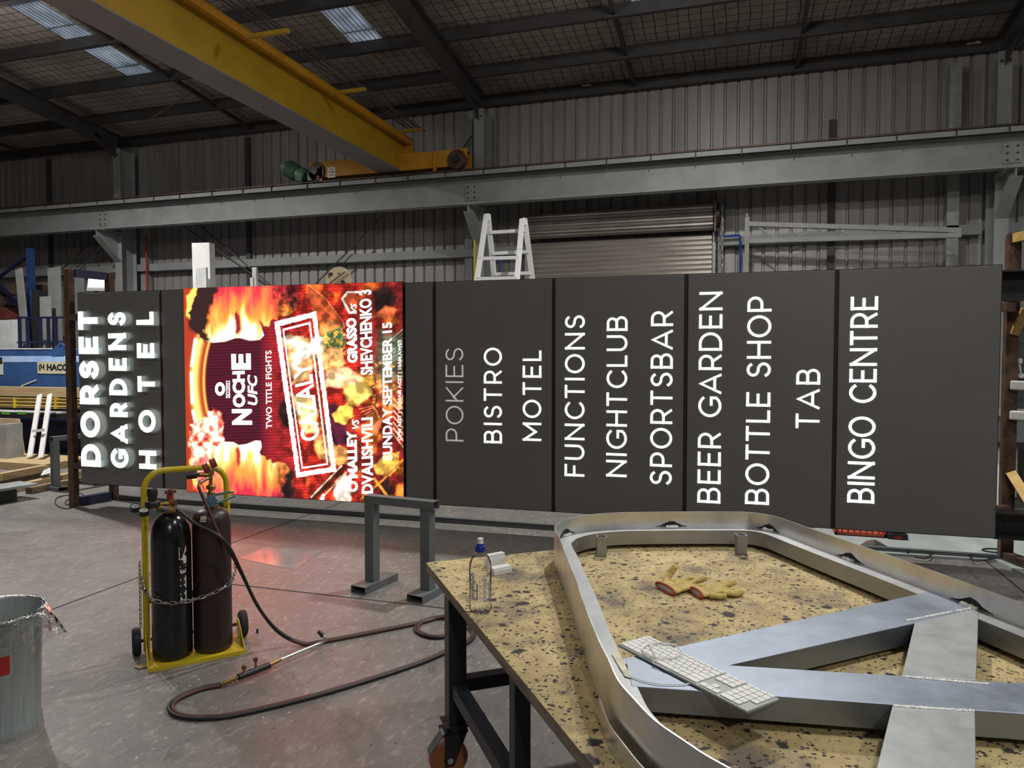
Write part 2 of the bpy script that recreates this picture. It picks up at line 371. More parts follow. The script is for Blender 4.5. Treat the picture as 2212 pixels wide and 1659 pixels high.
# ================================================================== THE SETTING
X0, X1, Y0, YW = -22.0, 9.0, -9.0, 12.0
def zr(Y): return 5.73 + .11 * (11.6 - Y)           # underside of the rafters
struct(MB().box((X0, Y0, -.12), (X1, YW + .1, 0)).build('floor', mFLOOR), 'worn grey concrete workshop floor')
for a, b in (((-4.17, Y0, 0), (-4.17, YW, 0)), ((-4.17, 4.22, 0), (X1, 4.22, 0)), ((1.9, Y0, 0), (1.9, YW, 0))):
    struct(MB().bar(a, b, .014, .003).build('floor_line', mJOINT), 'sawn joint in the concrete floor')
P4 = [onz(x, y, .0015) for x, y in ((517, 1205), (575, 1181), (696, 1188), (635, 1231))]
struct(MB().prism(P4, (0, 0, -.001)).build('floor_surface', mPATCH), 'smooth pale patch in the concrete floor')
# ribbed back wall
mb = MB(); xs = []; x = X0
while x < X1:
    xs += [(x, 0), (x + .15, 0), (x + .162, .032), (x + .188, .032)]; x += .2
xs.append((X1, 0)); vs = [(p, YW + q, z) for z in (0, 6.2) for p, q in xs]; n = len(xs)
mb.add(vs, [(i, i + 1, n + i + 1, n + i) for i in range(n - 1)])
struct(mb.build('wall_back', mWALL), 'ribbed metal back wall of the workshop')
mb = MB().box((3.3, 11.86, 0), (X1, 11.99, 2.28)); struct(mb.build('wall_trim', mBLOCK), 'dark painted blockwork at the foot of the back wall')
struct(MB().box((X0 - .1, Y0, 0), (X0, YW, 9)).build('wall_left', mWALLP)); struct(MB().box((X1, Y0, 0), (X1 + .1, YW, 9)).build('wall_right', mWALLP))
struct(MB().box((X0, Y0 - .1, 0), (X1, Y0, 9)).build('wall_front', mWALLP))
# roof: liner sheets between the skylight strips
SK = ((-9.95, -9.4), (-5.66, -5.13), (-1.42, -.88)); SY = (2.0, 9.95)
xc = [X0] + [v for s in SK for v in s] + [X1]; mb = MB()
def roofq(mb, xa, xb, ya, yb, dz=0):
    return mb.prism([(xa, ya, zr(ya) + .46 + dz), (xb, ya, zr(ya) + .46 + dz), (xb, yb, zr(yb) + .46 + dz), (xa, yb, zr(yb) + .46 + dz)], (0, 0, .02))
for i in range(len(xc) - 1):
    if i % 2 == 0: roofq(mb, xc[i], xc[i + 1], Y0 - .1, YW + .15)
    else: roofq(mb, xc[i], xc[i + 1], SY[1], YW + .15); roofq(mb, xc[i], xc[i + 1], Y0 - .1, SY[0])
struct(mb.build('ceiling', mROOF), 'dusty foil roof lining held by wire mesh')
for i, (a, b) in enumerate(SK):
    struct(roofq(MB(), a, b, SY[0], SY[1], .012).build('window_%d' % (i + 1), mSKY), 'translucent skylight strip in the roof')
# purlins (Z sections), rafters, columns
def ibeam(mb, p, q, w, h, up=(0, 0, 1), tf=.016, tw=.012):
    p, q, u = Vector(p), Vector(q), Vector(up); d = (q - p).normalized(); x = d.cross(u).normalized(); u = x.cross(d).normalized()
    for s in (-1, 1): mb.bar(p + u * s * (h - tf) / 2, q + u * s * (h - tf) / 2, w, tf, u)
    mb.bar(p, q, tw, h - 2 * tf, u); return mb
k = 0
for Y in (11.93, 10.93, 9.84, 8.68, 7.5, 6.3, 5.1, 3.9, 2.7, 1.5, .3, -.9, -2.1, -3.3, -4.5, -5.7, -6.9, -8.1):
    z = zr(Y) + .25; mb = MB()
    mb.bar((X0, Y, z + .1), (X1, Y, z + .1), .008, .2); mb.bar((X0, Y - .035, z + .006), (X1, Y - .035, z + .006), .07, .012); mb.bar((X0, Y + .035, z + .194), (X1, Y + .035, z + .194), .07, .012)
    struct(mb.build('roof_beam', mDKST), 'dark steel roof purlin parallel to the back wall')
for px, py in ((1370, 190), (1722, 140), (540, 255), (50, 285)):
    p = ony(px, py, 11.9); mb = MB(); mb.bar((p.x, 11.9, zr(11.9) + .34), (p.x, 2.7, zr(2.7) + .34), .05, .06)
    struct(mb.build('roof_beam', mDKST), 'thin bridging bar between the roof purlins')
COLX = (-11.82, -4.16, 3.42)
for X in COLX:
    mb = MB(); ibeam(mb, (X, 11.45, zr(11.45) + .125), (X, Y0, zr(Y0) + .125), .2, .25, tf=.014)
    mb.bar((X, 11.5, zr(11.4) - .15), (X, 10.9, zr(10.9) + .05), .012, .16)
    for s in (-.05, .05):
        mb.cyl((X + s, 11.385, 5.62), (X + s, 11.41, 5.62), .018, 8)
    struct(mb.build('roof_beam', mDKST), 'sloping steel roof rafter')
    mb = MB(); ibeam(mb, (X, 11.6, 0), (X, 11.6, zr(11.6) + .02), .17, .38, up=(0, 1, 0))
    struct(mb.build('column', mSTEEL), 'grey steel column against the back wall')
    # bracket carrying the crane runway
    mb = MB(); mb.prism([(X - .008, 11.42, 4.08), (X - .008, 10.9, 4.08), (X - .008, 10.9, 3.95), (X - .008, 11.42, 3.5)], (.016, 0, 0))
    mb.box((X - .11, 10.88, 4.062), (X + .11, 11.41, 4.085)); mb.bar((X, 10.9, 3.95), (X, 11.42, 3.5), .16, .014, up=(0, .45, .52))
    struct(mb.build('column_shell', mSTEEL), 'bracket on a column under the crane runway')
E0 = lambda px, Y=11.9: ony(px, 700, Y).x
for a, b, Y, zt, m, nm in ((1004, 1021, 11.85, 5.88, mSTEEL, 'grey wall post beside the column'), (2040, 2066, 11.8, 5.8, mGALV, 'pale wall post at the right end of the wall'), (306, 322, 11.9, 5.88, mSTEEL, 'wall post beside the far column'),
                       (534, 543, 11.94, 5.88, mDKST, 'dark wall joint strip'), (108, 114, 11.94, 5.88, mDKST, 'dark wall joint strip'), (1785, 1800, 11.93, 5.2, mDKST, 'dark wall joint strip')):
    struct(MB().box((E0(a, Y), Y, 0), (E0(b, Y), YW - .005, zt)).build('wall_trim', m), nm)
for a, b in ((X0, -11.9), (-11.74, -4.3), (-4.05, -3.45), (-.28, 3.3), (3.6, X1)):
    mb = MB().box((a, 11.8, 3.36), (b, 11.815, 3.5)); mb.box((a, 11.815, 3.488), (b, 11.99, 3.5)); mb.box((a, 11.815, 3.36), (b, 11.99, 3.372))
    struct(mb.build('wall_beam', mSTEEL), 'horizontal steel girt on the back wall')
rods = [((392, 485), (612, 640)), ((432, 487), (600, 630)), ((826, 468), (650, 645)), ((238, 484), (125, 590)), ((252, 510), (130, 620))]
for a, b in rods:
    mb = MB(); mb.cyl(ony(*a, 11.72), ony(*b, 11.72), .012, 8); struct(mb.build('wall_trim', mDKST), 'thin diagonal bracing rod in front of the back wall')
mb = MB(); mb.cyl(ony(1033, 275, 11.7), ony(1000, 320, 11.75), .012, 8); struct(mb.build('wall_trim', mDKST), 'short bracing rod beside the middle column')
for a, b in (((0, 100), (330, 138)), ((312, 265), (415, 200)), ((600, 62), (692, 0))):
    mb = MB(); p, q = ony(*a, 9.6), ony(*b, 9.6); mb.cyl(p, q, .011, 8); struct(mb.build('roof_trim', mDKST), 'thin roof bracing rod')
# downpipe right of far column
mb = MB(); a = ony(316, 520, 11.75); mb.cyl((a.x, 11.75, 0), (a.x, 11.75, a.z + .1), .02, 8); o = tag(mb.build('red_pipe', mRED), 'thin red vertical pipe beside the far left column', 'pipe')
mb = MB(); a = ony(1025, 500, 11.35); mb.cyl((a.x, 11.35, 0), (a.x, 11.35, a.z), .022, 8); tag(mb.build('yellow_pipe', mYEL2), 'thin yellow vertical pipe on the column behind the ladder', 'pipe')
mb = MB(); a = ony(1073, 545, 11.6); mb.cyl((a.x, 11.8, 0), (a.x, 11.8, a.z), .018, 8); tag(mb.build('blue_pipe', mPIPEB), 'short blue vertical pipe seen between the ladder stiles', 'pipe')

# roller door
door = struct(thing('door_1', 'ribbed metal roller door in the back wall', 'door', (-1.9, 11.8, 0))); del door['category']
mb = MB(); L_, R_ = -3.42, -.40; n = 46; vs = []; pts = []
for i in range(n * 6 + 1):
    z = i / 6 * .0775; pts.append((11.86 + .018 * math.cos(2 * math.pi * i / 6) * 1.6, z))
vs = [(x, y, z) for x in (L_, R_) for y, z in pts]; m_ = len(pts)
mb.add(vs, [(i + 1, i, m_ + i, m_ + i + 1) for i in range(m_ - 1)]); mb.build('curtain', mat('roller door slats', (.55, .52, .48), .28, .6, (.45, .42, .39), 3, stretch=(.4, 1, 6)), door, smooth=True, ang=80)
mb = MB(); seg = 40; vs = []
for x in (L_ - .02, R_ + .02):
    for kk in range(seg + 1):
        a = R(-75 + 240 * kk / seg); rr = .2 + .012 * math.cos(kk * 2.2); vs.append((x, 11.78 - rr * math.cos(a), 3.80 + rr * math.sin(a)))
mb.add(vs, [(i, i + 1, seg + 2 + i, seg + 1 + i) for i in range(seg)]); mb.build('door_roll', mat('roller drum', (.3, .28, .25), .45, .5, (.22, .2, .18), 3), door, smooth=True)
for x in (L_ - .05, R_ + .02):
    MB().box((x, 11.8, 0), (x + .09, 11.97, 3.5)).build('door_guide', mGALV, door)
MB().box((R_ + .04, 11.55, 3.55), (R_ + .07, 11.97, 4.15)).build('end_plate', mRUST, door)
mb = MB(); mb.cyl((R_ + .07, 11.72, 3.82), (R_ + .12, 11.72, 3.82), .2, 24); mb.cyl((R_ + .12, 11.72, 3.82), (R_ + .2, 11.72, 3.82), .06, 12); mb.build('chain_wheel', mBLACK, door)
def chain(mb, path, link=.05, r=.006, wid=.016):
    pts = [Vector(p) for p in path]; i = 0; flip = 0; acc = []
    L = [0]
    for a, b in zip(pts, pts[1:]): L.append(L[-1] + (b - a).length)
    def at(s):
        for k in range(len(pts) - 1):
            if s <= L[k + 1] or k == len(pts) - 2:
                t = (s - L[k]) / max(L[k + 1] - L[k], 1e-9); return pts[k].lerp(pts[k + 1], min(t, 1.)), (pts[k + 1] - pts[k]).normalized()
    s = 0
    while s + link < L[-1]:
        a, _ = at(s); b, _ = at(s + link); d = (b - a).normalized(); x = d.orthogonal().normalized()
        x = Matrix.Rotation(R(90) * flip, 3, d) @ x; flip ^= 1
        c = (a + b) / 2; h = link * .62; q = []
        for kk in range(12):
            an = 2 * math.pi * kk / 12; q.append(c + d * (h * math.cos(an)) + x * (wid * math.sin(an)))
        q.append(q[0]); mb.tube(q, r, 5, False); s += link
    return mb
mb = MB(); a = ony(1560, 470, 11.62); chain(mb, [(a.x, 11.62, 3.95), (a.x, 11.62, 1.2)], .07, .008, .018)
tag(mb.build('door_chain', mGALV), 'hanging hand chain at the right side of the roller door', 'chain', 'door hoist chains')
mb = MB(); a = ony(1549, 470, 11.6); chain(mb, [(a.x, 11.66, 3.95), (a.x, 11.66, 1.2)], .07, .008, .018)
tag(mb.build('door_chain', mBLACK), 'dark hand chain right against the roller door guide', 'chain', 'door hoist chains')
mb = MB(); p = [ony(x, y, 11.7) for x, y in ((1556, 511), (1597, 508), (1599, 512), (1599, 700))]; mb.tube([p[0], p[1], p[2], p[3]], .018, 8)
tag(mb.build('blue_pipe', mPIPEB), 'blue air pipe elbow right of the roller door chain', 'pipe')
# lattice jib arm folded along the wall
jib = thing('jib_arm', 'grey lattice jib arm folded along the wall right of the roller door', 'jib arm', tuple(ony(1616, 590, 11.3)))
YJ = 11.25; J = lambda x, y: ony(x, y, YJ)
mb = MB(); mb.bar(J(1614, 484), J(2075, 498), .07, .065); mb.build('top_chord', mSTEEL, jib)
mb = MB(); mb.bar(J(1614, 521), J(2075, 508), .07, .065); mb.build('bottom_chord', mSTEEL, jib)
mb = MB(); p = J(1614, 470); mb.box((p.x - .03, YJ - .03, 2.2), (p.x + .03, YJ + .03, p.z)); mb.cyl((p.x, YJ, p.z), (p.x, YJ, p.z + .06), .02, 10); mb.build('pivot_post', mSTEEL, jib)
for a, b in (((1633, 487), (1676, 515)), ((1776, 488), (1720, 513)), ((1800, 489), (1842, 512)), ((1900, 492), (1868, 511)), ((1925, 494), (1960, 507))):
    mb = MB(); mb.bar(J(*a), J(*b), .02, .022); mb.build('brace', mSTEEL, jib)
for z in (2.3, 3.2): MB().box((p.x - .02, YJ, z), (p.x + .02, YW - .05, z + .06)).build('wall_bracket', mSTEEL, jib)

for px, py, r_, lab in ((1268, 186, .05, 'torn pale insulation scrap on the eave purlin right of the middle column'), (1415, 150, .07, 'wider torn insulation scrap along the eave purlin above the roller door'), (2103, 96, .06, 'pinkish insulation tuft at the right end of the eave purlin')):
    q = ony(px, py, 11.86); mb = MB(); vs = []; n_ = 14
    for i in range(n_ + 1):
        for j in range(4): vs.append(q + Vector(((i / n_ - .5) * r_ * 3 + random.uniform(-.01, .01), -.02 * j + random.uniform(-.02, .02), r_ * .6 * math.sin(j * 1.1) * random.uniform(.2, 1.))))
    mb.add(vs, [(4 * i + j, 4 * i + j + 1, 4 * i + j + 5, 4 * i + j + 4) for i in range(n_) for j in range(3)])
    tag(mb.build('insulation_scrap', mat('torn insulation', (.62, .54, .48), .9)), lab, 'insulation scrap', 'insulation scraps at the eave')

# ================================================================== CRANE
rw = thing('crane_runway', 'long grey crane runway beam with rusty rail crossing the back wall', 'crane runway', (-4, 11.05, 4.09))
mb = MB(); mb.box((X0 + .05, 11.075, 4.1), (X1 - .05, 11.09, 4.55)); mb.box((X0 + .05, 10.97, 4.086), (X1 - .05, 11.15, 4.102)); mb.build('beam_web', mSTEEL, rw)
mb = MB(); mb.box((X0 + .05, 10.87, 4.588), (X1 - .05, 11.22, 4.6)); mb.box((X0 + .05, 10.87, 4.52), (X1 - .05, 10.882, 4.6)); mb.box((X0 + .05, 11.208, 4.525), (X1 - .05, 11.22, 4.6)); mb.build('top_channel', mSTEEL, rw)
MB().box((X0 + .05, 11.03, 4.6), (X1 - .05, 11.08, 4.645)).build('rail', mRUST, rw)
MB().box((X0 + .05, 10.855, 4.607), (X1 - .05, 10.868, 4.622)).build('conductor_bar', mRUST, rw)
pr = None
for i in range(30):
    x = -15.0 + .655 * i + random.uniform(-.04, .04)
    if pr is None:
        mb = MB(TR((0, 0, 0))); mb.tube([(x, 11.0, 4.615), (x, 10.865, 4.615), (x, 10.858, 4.60), (x, 10.858, 4.49)], .008, 6); pr = mb.build('hook_bolt', mRUST, rw); bx = x
    else:
        c = pr.copy(); C.objects.link(c); c.parent = rw; c.location = (x - bx, 0, 0)
for i, X in enumerate(COLX):
    mb = MB().box((X - .11, 11.06, 4.16), (X + .11, 11.075, 4.42)); pl = mb.build('splice_plate', mSTEEL, rw)
    for sx in (-.06, .06):
        for z in (4.2, 4.29, 4.38): MB().cyl((X + sx, 11.045, z), (X + sx, 11.061, z), .014, 6).build('bolt', mDKST, pl)
cr = thing('overhead_crane', 'yellow overhead travelling crane girder with end carriage and green motor', 'crane', (-5.5, 11, 4.66))
mCRU = mat('crane grey underside paint', (.24, .215, .21), .55, 0, (.2, .18, .175), 3)
mORY = mat('orange crane paint', (.62, .29, .012), .55, 0, (.5, .22, .01), 3)
mb = MB(); YG0, YG1 = -8.6, 11.12
mb.box((-5.70, YG0, 4.705), (-5.685, YG1, 5.20)); mb.box((-5.395, YG0, 4.705), (-5.38, YG1, 5.20)); mb.box((-5.70, YG1 - .015, 4.705), (-5.38, YG1, 5.2))
mb.build('bridge_girder', mYEL, cr)
mb = MB(); mb.box((-5.77, YG0, 5.20), (-5.235, YG1, 5.256)); mb.box((-5.30, YG0, 5.16), (-5.235, YG1, 5.2)); mb.box((-5.38, YG1 - .025, 4.97), (-5.22, YG1 - .01, 5.2)); mb.build('top_flange', mORY, cr)
MB().box((-5.765, YG0, 4.69), (-5.36, YG1, 4.705)).build('bottom_flange', mCRU, cr)
ec = MB(); ec.prism([(-7.12, 10.93, 4.70), (-4.42, 10.93, 4.70), (-4.36, 10.93, 4.68), (-4.2, 10.93, 4.80), (-4.17, 10.93, 4.97), (-7.12, 10.93, 4.97)], (0, .012, 0))
ec.box((-7.12, 11.17, 4.70), (-4.2, 11.182, 4.97)); ec.box((-7.12, 10.942, 4.955), (-4.2, 11.17, 4.97)); ec.box((-7.1, 10.95, 4.70), (-4.45, 11.17, 4.712))
eo = ec.build('end_carriage', mORY, cr)
mb = MB(); mb.bar((-4.74, 10.915, 4.64), (-4.74, 10.915, 4.92), .05, .03, (0, 1, 0)); mb.bar((-6.86, 10.915, 4.62), (-6.86, 10.915, 4.88), .05, .03, (0, 1, 0)); mb.build('stiffener', mORY, eo)
for x in (-4.36, -6.95):
    mb = MB(); mb.lathe([(0, -.06), (.155, -.06), (.16, -.05), (.16, -.035), (.135, -.03), (.135, .03), (.16, .035), (.16, .05), (.155, .06), (0, .06)], (x, 0, 0), 28, 1)
    mb.v = [Vector((v.x, v.y + 10.96, v.z + 4.80)) for v in mb.v]; wh = mb.build('wheel', mRUST, cr, smooth=True)
    MB().cyl((x, 10.84, 4.80), (x, 10.92, 4.80), .06, 16).build('axle_cap', mBLACK, wh, smooth=True)
mb = MB(); T = Matrix.Translation((-7.3, 10.98, 4.78)) @ Matrix.Rotation(R(-62), 4, 'Y'); mb.T = T
mb.lathe([(0, -.12), (.13, -.12), (.14, -.1), (.14, .02), (.12, .03), (.1, .05), (.1, .09), (.135, .1), (.14, .18), (.135, .3), (.11, .31), (.11, .36), (.085, .38), (0, .38)], seg=24)
for kk in range(10): mb.lathe([(.138, .12 + kk * .017), (.15, .122 + kk * .017), (.15, .127 + kk * .017), (.138, .129 + kk * .017)], seg=24)
mb.T = Matrix(); mb.box((-7.12, 10.9, 4.66), (-6.95, 11.1, 4.8)); mo = mb.build('drive_motor', mGREEN, cr, smooth=True)
mb = MB(); mb.T = T; mb.lathe([(0, .38), (.07, .38), (.07, .41), (0, .42)], seg=20); mb.build('fan_cover', mat('pale green cover', (.3, .48, .33), .5), mo, smooth=True)
sx0 = ony(708, 373, 10.93); MB().box((sx0.x, 10.925, sx0.z - .09), (sx0.x + .15, 10.93, sx0.z + .09)).build('warning_label', mWHITE, cr)
lab = cr.children[-1]; mb = MB()
for i, (wd, hh) in enumerate(((.07, .012), (.12, .02), (.09, .02))): mb.box((sx0.x + .075 - wd / 2, 10.922, sx0.z + .045 - i * .05), (sx0.x + .075 + wd / 2, 10.925, sx0.z + .045 - i * .05 + hh))
mb.build('print', mRED, lab)
for (x, y), Yb in (((895, 281), 10.75), ((770, 195), 8.6), ((600, 70), 6.6)):
    p = ony(x, y, Yb); MB().box((p.x - .38, Yb - .025, p.z - .02), (p.x + .13, Yb + .025, p.z + .02)).build('cable_bracket', mYEL, cr)
for (xa, ya), (xb, yb) in (((468, -28), (882, 278)), ((484, -30), (893, 279)), ((520, -16), (908, 281)), ((534, -20), (918, 283))):
    p = ony(xb, yb, 10.9); r_ = ray(xa, ya); q = CO + r_ * ((p.x - CO.x) / r_.x)
    MB().cyl(p, (p.x, YG0 + 2, p.z), .011, 8).build('festoon_cable', mDKST, cr)

# ================================================================== THE SIGN
SO = Vector((-6.627, 5.854, .26)); SA = R(1.534); SD = Vector((math.cos(SA), math.sin(SA), 0)); SN = Vector((math.sin(SA), -math.cos(SA), 0)); SL, SH = 8.472, 2.043
def SP(u, z, e=0.): return SO + SD * u + SN * e + Vector((0, 0, z))
def suz(px, py, e=0.):
    p = onplane(px, py, SO + SN * e, SN); d = p - SO; return d.dot(SD), d.z
sign = thing('pylon_sign', 'long charcoal sign lying on its side with lit white lettering and a video screen', 'sign', tuple(SP(SL / 2, -.0)))
ST = Matrix(((SD.x, SN.x, 0, SO.x), (SD.y, SN.y, 0, SO.y), (0, 0, 1, SO.z), (0, 0, 0, 1)))     # local (u, e, z)
def smb(): return MB(ST)
smb().box((0, -.24, .012), (SL, -.012, SH - .012)).build('sign_body', mSEAM, sign)
edges = [suz(x, 850)[0] for x in (350, 403, 873, 938.5, 1195.5, 1480.5, 1804)]
e0 = 0.0; g = .016; pan = []
for i, u in enumerate(edges + [SL]):
    a, b = (e0 + (g if i else .008), u - (g if i < 7 else .008))
    if i != 2:
        smb().box((a, -.012, .018), (b, 0, SH - .02)).build('sign_panel', mPANEL, sign, bevel=.002)
    e0 = u
uL0, uL1 = edges[1], edges[2]
smb().box((uL0 - .004, -.012, -.004), (uL1 + .004, .018, SH - .004)).build('screen_frame', mSEAM, sign); scr = sign.children[-1]
# black mounting posts that stick out of the pylon's foot
for z0, z1 in ((SH - .27, SH - .05), (.0, .2)):
    mb = smb(); mb.box((SL + .001, -.2, z0), (SL + 1.3, -.19, z1)); mb.box((SL + .001, -.2, z1 - .012), (SL + 1.3, -.05, z1)); mb.box((SL + .001, -.2, z0), (SL + 1.3, -.05, z0 + .012))
    for k in range(5): mb.cyl((SL + .12 + k * .2, -.189, (z0 + z1) / 2), (SL + .12 + k * .2, -.18, (z0 + z1) / 2), .014, 8)
    mb.build('mounting_post', mBLACK, sign)

# ---------------- stroke lettering
def arc(cx, cy, rx, ry, a0, a1, n=18): return [(cx + rx * math.cos(R(a0 + (a1 - a0) * k / n)), cy + ry * math.sin(R(a0 + (a1 - a0) * k / n))) for k in range(n + 1)]
WID = dict(A=.9, B=.72, C=.84, D=.84, E=.64, F=.62, G=.9, H=.8, I=0, K=.76, L=.56, M=.98, N=.84, O=.98, P=.68, R=.7, S=.66, T=.68, U=.78)
def glyph(ch, t, wf=1.):
    h = t / 2; W = max(WID[ch] * wf, t); L, Q, B, T, c = h, W - h, h, 1 - h, W / 2; M = .5
    if ch == 'I': return [([(h, B), (h, T)], 0)], t
    if ch == 'A': return [([(L * .8, B), (c, T), (W - L * .8, B)], 0), ([(W * .2, .30), (W * .8, .30)], 0)], W
    if ch == 'B':
        m = .52; r1 = (T - m) / 2; r2 = (m - B) / 2
        return [([(L, B), (L, T)], 0), ([(L, T)] + arc(Q - r1 - .05, m + r1, r1, r1, 90, -90) + [(L, m)], 0), ([(L, m)] + arc(Q - r2, B + r2, r2, r2, 90, -90) + [(L, B)], 0)], W
    rx_ = (W / .86) * .5 - h; cx_ = rx_ + h
    if ch == 'C': return [(arc(cx_, .5, rx_, .5 - h, 42, 318, 30), 0)], W
    if ch == 'D': r = .5 - h; rx = min(r, Q - L - .05); return [([(L, B), (L, T)] + arc(Q - rx, .5, rx, r, 90, -90, 24) + [(L, B)], 0)], W
    if ch in 'EF':
        s = [([(L, B), (L, T)], 0), ([(L, T), (Q, T)], 0), ([(L, .51), (Q - .06, .51)], 0)]
        return s + ([([(L, B), (Q, B)], 0)] if ch == 'E' else []), W
    if ch == 'G': return [(arc(cx_, .5, rx_, .5 - h, 42, 322, 30) + [(cx_ + rx_ * .8, .44), (cx_ + .06, .44)], 0)], W
    if ch == 'H': return [([(L, B), (L, T)], 0), ([(Q, B), (Q, T)], 0), ([(L, M), (Q, M)], 0)], W
    if ch == 'K': return [([(L, B), (L, T)], 0), ([(L, .34), (Q, T)], 0), ([(L + .24 * W, .56), (Q, B)], 0)], W
    if ch == 'L': return [([(L, T), (L, B), (Q, B)], 0)], W
    if ch == 'M': return [([(L, B), (L, T)], 0), ([(L, T), (c, .30), (Q, T)], 0), ([(Q, T), (Q, B)], 0)], W
    if ch == 'N': return [([(L, B), (L, T)], 0), ([(L, T), (Q, B)], 0), ([(Q, B), (Q, T)], 0)], W
    if ch == 'O': return [(arc(c, .5, c - h, .5 - h, 0, 360, 40)[:-1], 1)], W
    if ch in 'PR':
        m = .40; r = (T - m) / 2; s = [([(L, B), (L, T)] + arc(Q - r, m + r, r, r, 90, -90) + [(L, m)], 0)]
        return s + ([([(c + .04, m), (Q, B)], 0)] if ch == 'R' else []), W
    if ch == 'S':
        r1 = (T - .52) / 2; r2 = (.52 - B) / 2
        return [(arc(c, .52 + r1, c - h - .02, r1, 28, 270, 20)[:-1] + arc(c, B + r2, c - h, r2, 90, -155, 20), 0)], W
    if ch == 'T': return [([(L, T), (Q, T)], 0), ([(c, B), (c, T)], 0)], W
    if ch == 'U': return [([(L, T), (L, .36)] + arc(c, .36, c - h, .36 - h, 180, 360, 22) + [(Q, T)], 0)], W
def stroke(mb, pts, closed, t, xf, e0, e1, back=True):
    pts = [p for i, p in enumerate(pts) if i == 0 or math.hypot(p[0] - pts[i - 1][0], p[1] - pts[i - 1][1]) > 1e-4]
    n = len(pts); P = [Vector((*p, 0)) for p in pts]; h = t / 2
    if not closed:
        P[0] = P[0] + (P[0] - P[1]).normalized() * h * 1.0; P[-1] = P[-1] + (P[-1] - P[-2]).normalized() * h * 1.0
    le, ri = [], []
    for i in range(n):
        a = P[i - 1] if (i or closed) else None; b = P[(i + 1) % n] if (i < n - 1 or closed) else None
        d1 = (P[i] - a).normalized() if a is not None else None; d2 = (b - P[i]).normalized() if b is not None else None
        d1 = d1 if d1 is not None else d2; d2 = d2 if d2 is not None else d1
        n1, n2 = Vector((-d1.y, d1.x, 0)), Vector((-d2.y, d2.x, 0)); m = n1 + n2
        m = m.normalized() if m.length > 1e-6 else n1; k = h / max(m.dot(n1), .3)
        le.append(P[i] + m * k); ri.append(P[i] - m * k)
    for q in le + ri: q.y = min(max(q.y, 0.), 1.)
    N = n if closed else n - 1; f = []; vs = []
    for e in (e1, e0): vs += [xf(q.x, q.y, e) for q in le] + [xf(q.x, q.y, e) for q in ri]
    mb.cur = 0
    mb.add(vs, [(i, (i + 1) % n, n + (i + 1) % n, n + i) for i in range(N)])
    o = len(mb.v) - len(vs); fs = []
    for i in range(N):
        j = (i + 1) % n; fs += [(i, j, 2 * n + j, 2 * n + i), (n + j, n + i, 3 * n + i, 3 * n + j)]
    if not closed: fs += [(0, n, 3 * n, 2 * n), (2 * n - 1, n - 1, 3 * n - 1, 4 * n - 1)]
    mb.f += [tuple(q + o for q in ff) for ff in fs]; mb.mi += [1] * len(fs)
def word(s, px_top, px_base, y0, y1, t, mats, e0, e1, wf=1., uselen=None):
    # text turned a quarter: it reads upwards, letter tops to the left
    ub, za = suz(px_base, y0, e1); _, zb = suz(px_base, y1, e1); ut, _ = suz(px_top, (y0 + y1) / 2, e1)
    hgt = ub - ut; Lw = (zb - za) / hgt; gl = [glyph(c, t, wf) if c != ' ' else ([], .36 * wf) for c in s]
    tr = (Lw - sum(w for _, w in gl)) / (len(s) - 1); x = 0.; mb = smb()
    for st, w in gl:
        for pts, cl in st: stroke(mb, pts, cl, t, lambda a, b, e, x=x: (ub - b * hgt, e, za + (x + a) * hgt), e0, e1)
        x += w + tr
    return mb.build('sign_lettering', mats, sign)
for s, a, b, y0, y1 in (('BISTRO', 1045, 1084, 958, 751), ('MOTEL', 1129, 1169, 953, 757), ('FUNCTIONS', 1220, 1262, 1030, 681), ('NIGHTCLUB', 1310, 1353.5, 1031, 683),
                        ('SPORTSBAR', 1405, 1451, 1048, 672), ('BEER GARDEN', 1508.5, 1556, 1088, 630), ('BOTTLE SHOP', 1612, 1661, 1091, 640), ('TAB', 1719.5, 1770, 926, 797), ('BINGO CENTRE', 1834, 1888.5, 1088, 640)):
    word(s, a, b, y0, y1, .118, [mLIT, mLIT], 0, .004, .84 if s[1:3] == 'IN' else .97)
word('POKIES', 962.5, 1001, 954, 752, .085, [mFAINT, mFAINT], 0, .004)
for s, a, b, y0, y1, t, wf in (('DORSET', 172, 218, 1009, 672, .26, 1.1), ('GARDENS', 236, 278, 1012, 674, .225, .9), ('HOTEL', 297.5, 338, 1014, 673, .235, 1.1)):
    o = word(s, a, b, y0, y1, t, [mLITB, mRET], .022, .072, wf); o['label'] = 'glowing raised white letters'

# ---------------- the picture on the video screen (vertex colours, drawn here)
rng = np.random.default_rng(3)
NU, NV = 330, 345
uu = np.linspace(uL0 + .002, uL1 - .002, NU); vv = np.linspace(.002, SH - .006, NV); U, V = np.meshgrid(uu, vv)
Pw = [SO[k] + SD[k] * U + SN[k] * .022 + (V if k == 2 else 0) for k in range(3)]
d_ = [Pw[k] - CO[k] for k in range(3)]; dep = sum(d_[k] * FW[k] for k in range(3))
PX = CXP + FPX * sum(d_[k] * RT[k] for k in range(3)) / dep; PY = CYP - FPX * sum(d_[k] * UP[k] for k in range(3)) / dep
X = (PX - 380) * 3.131; Y = (PY - 580) * 3.131
def vn(sx, sy, seed=0):
    g_ = np.random.default_rng(seed).random((200, 200)); x = X / sx % 199; y = Y / sy % 199; i = np.floor(x).astype(int); j = np.floor(y).astype(int); fx, fy = x - i, y - j
    fx, fy = fx * fx * (3 - 2 * fx), fy * fy * (3 - 2 * fy); i2, j2 = (i + 1) % 200, (j + 1) % 200
    return g_[j, i] * (1 - fx) * (1 - fy) + g_[j, i2] * fx * (1 - fy) + g_[j2, i] * (1 - fx) * fy + g_[j2, i2] * fx * fy
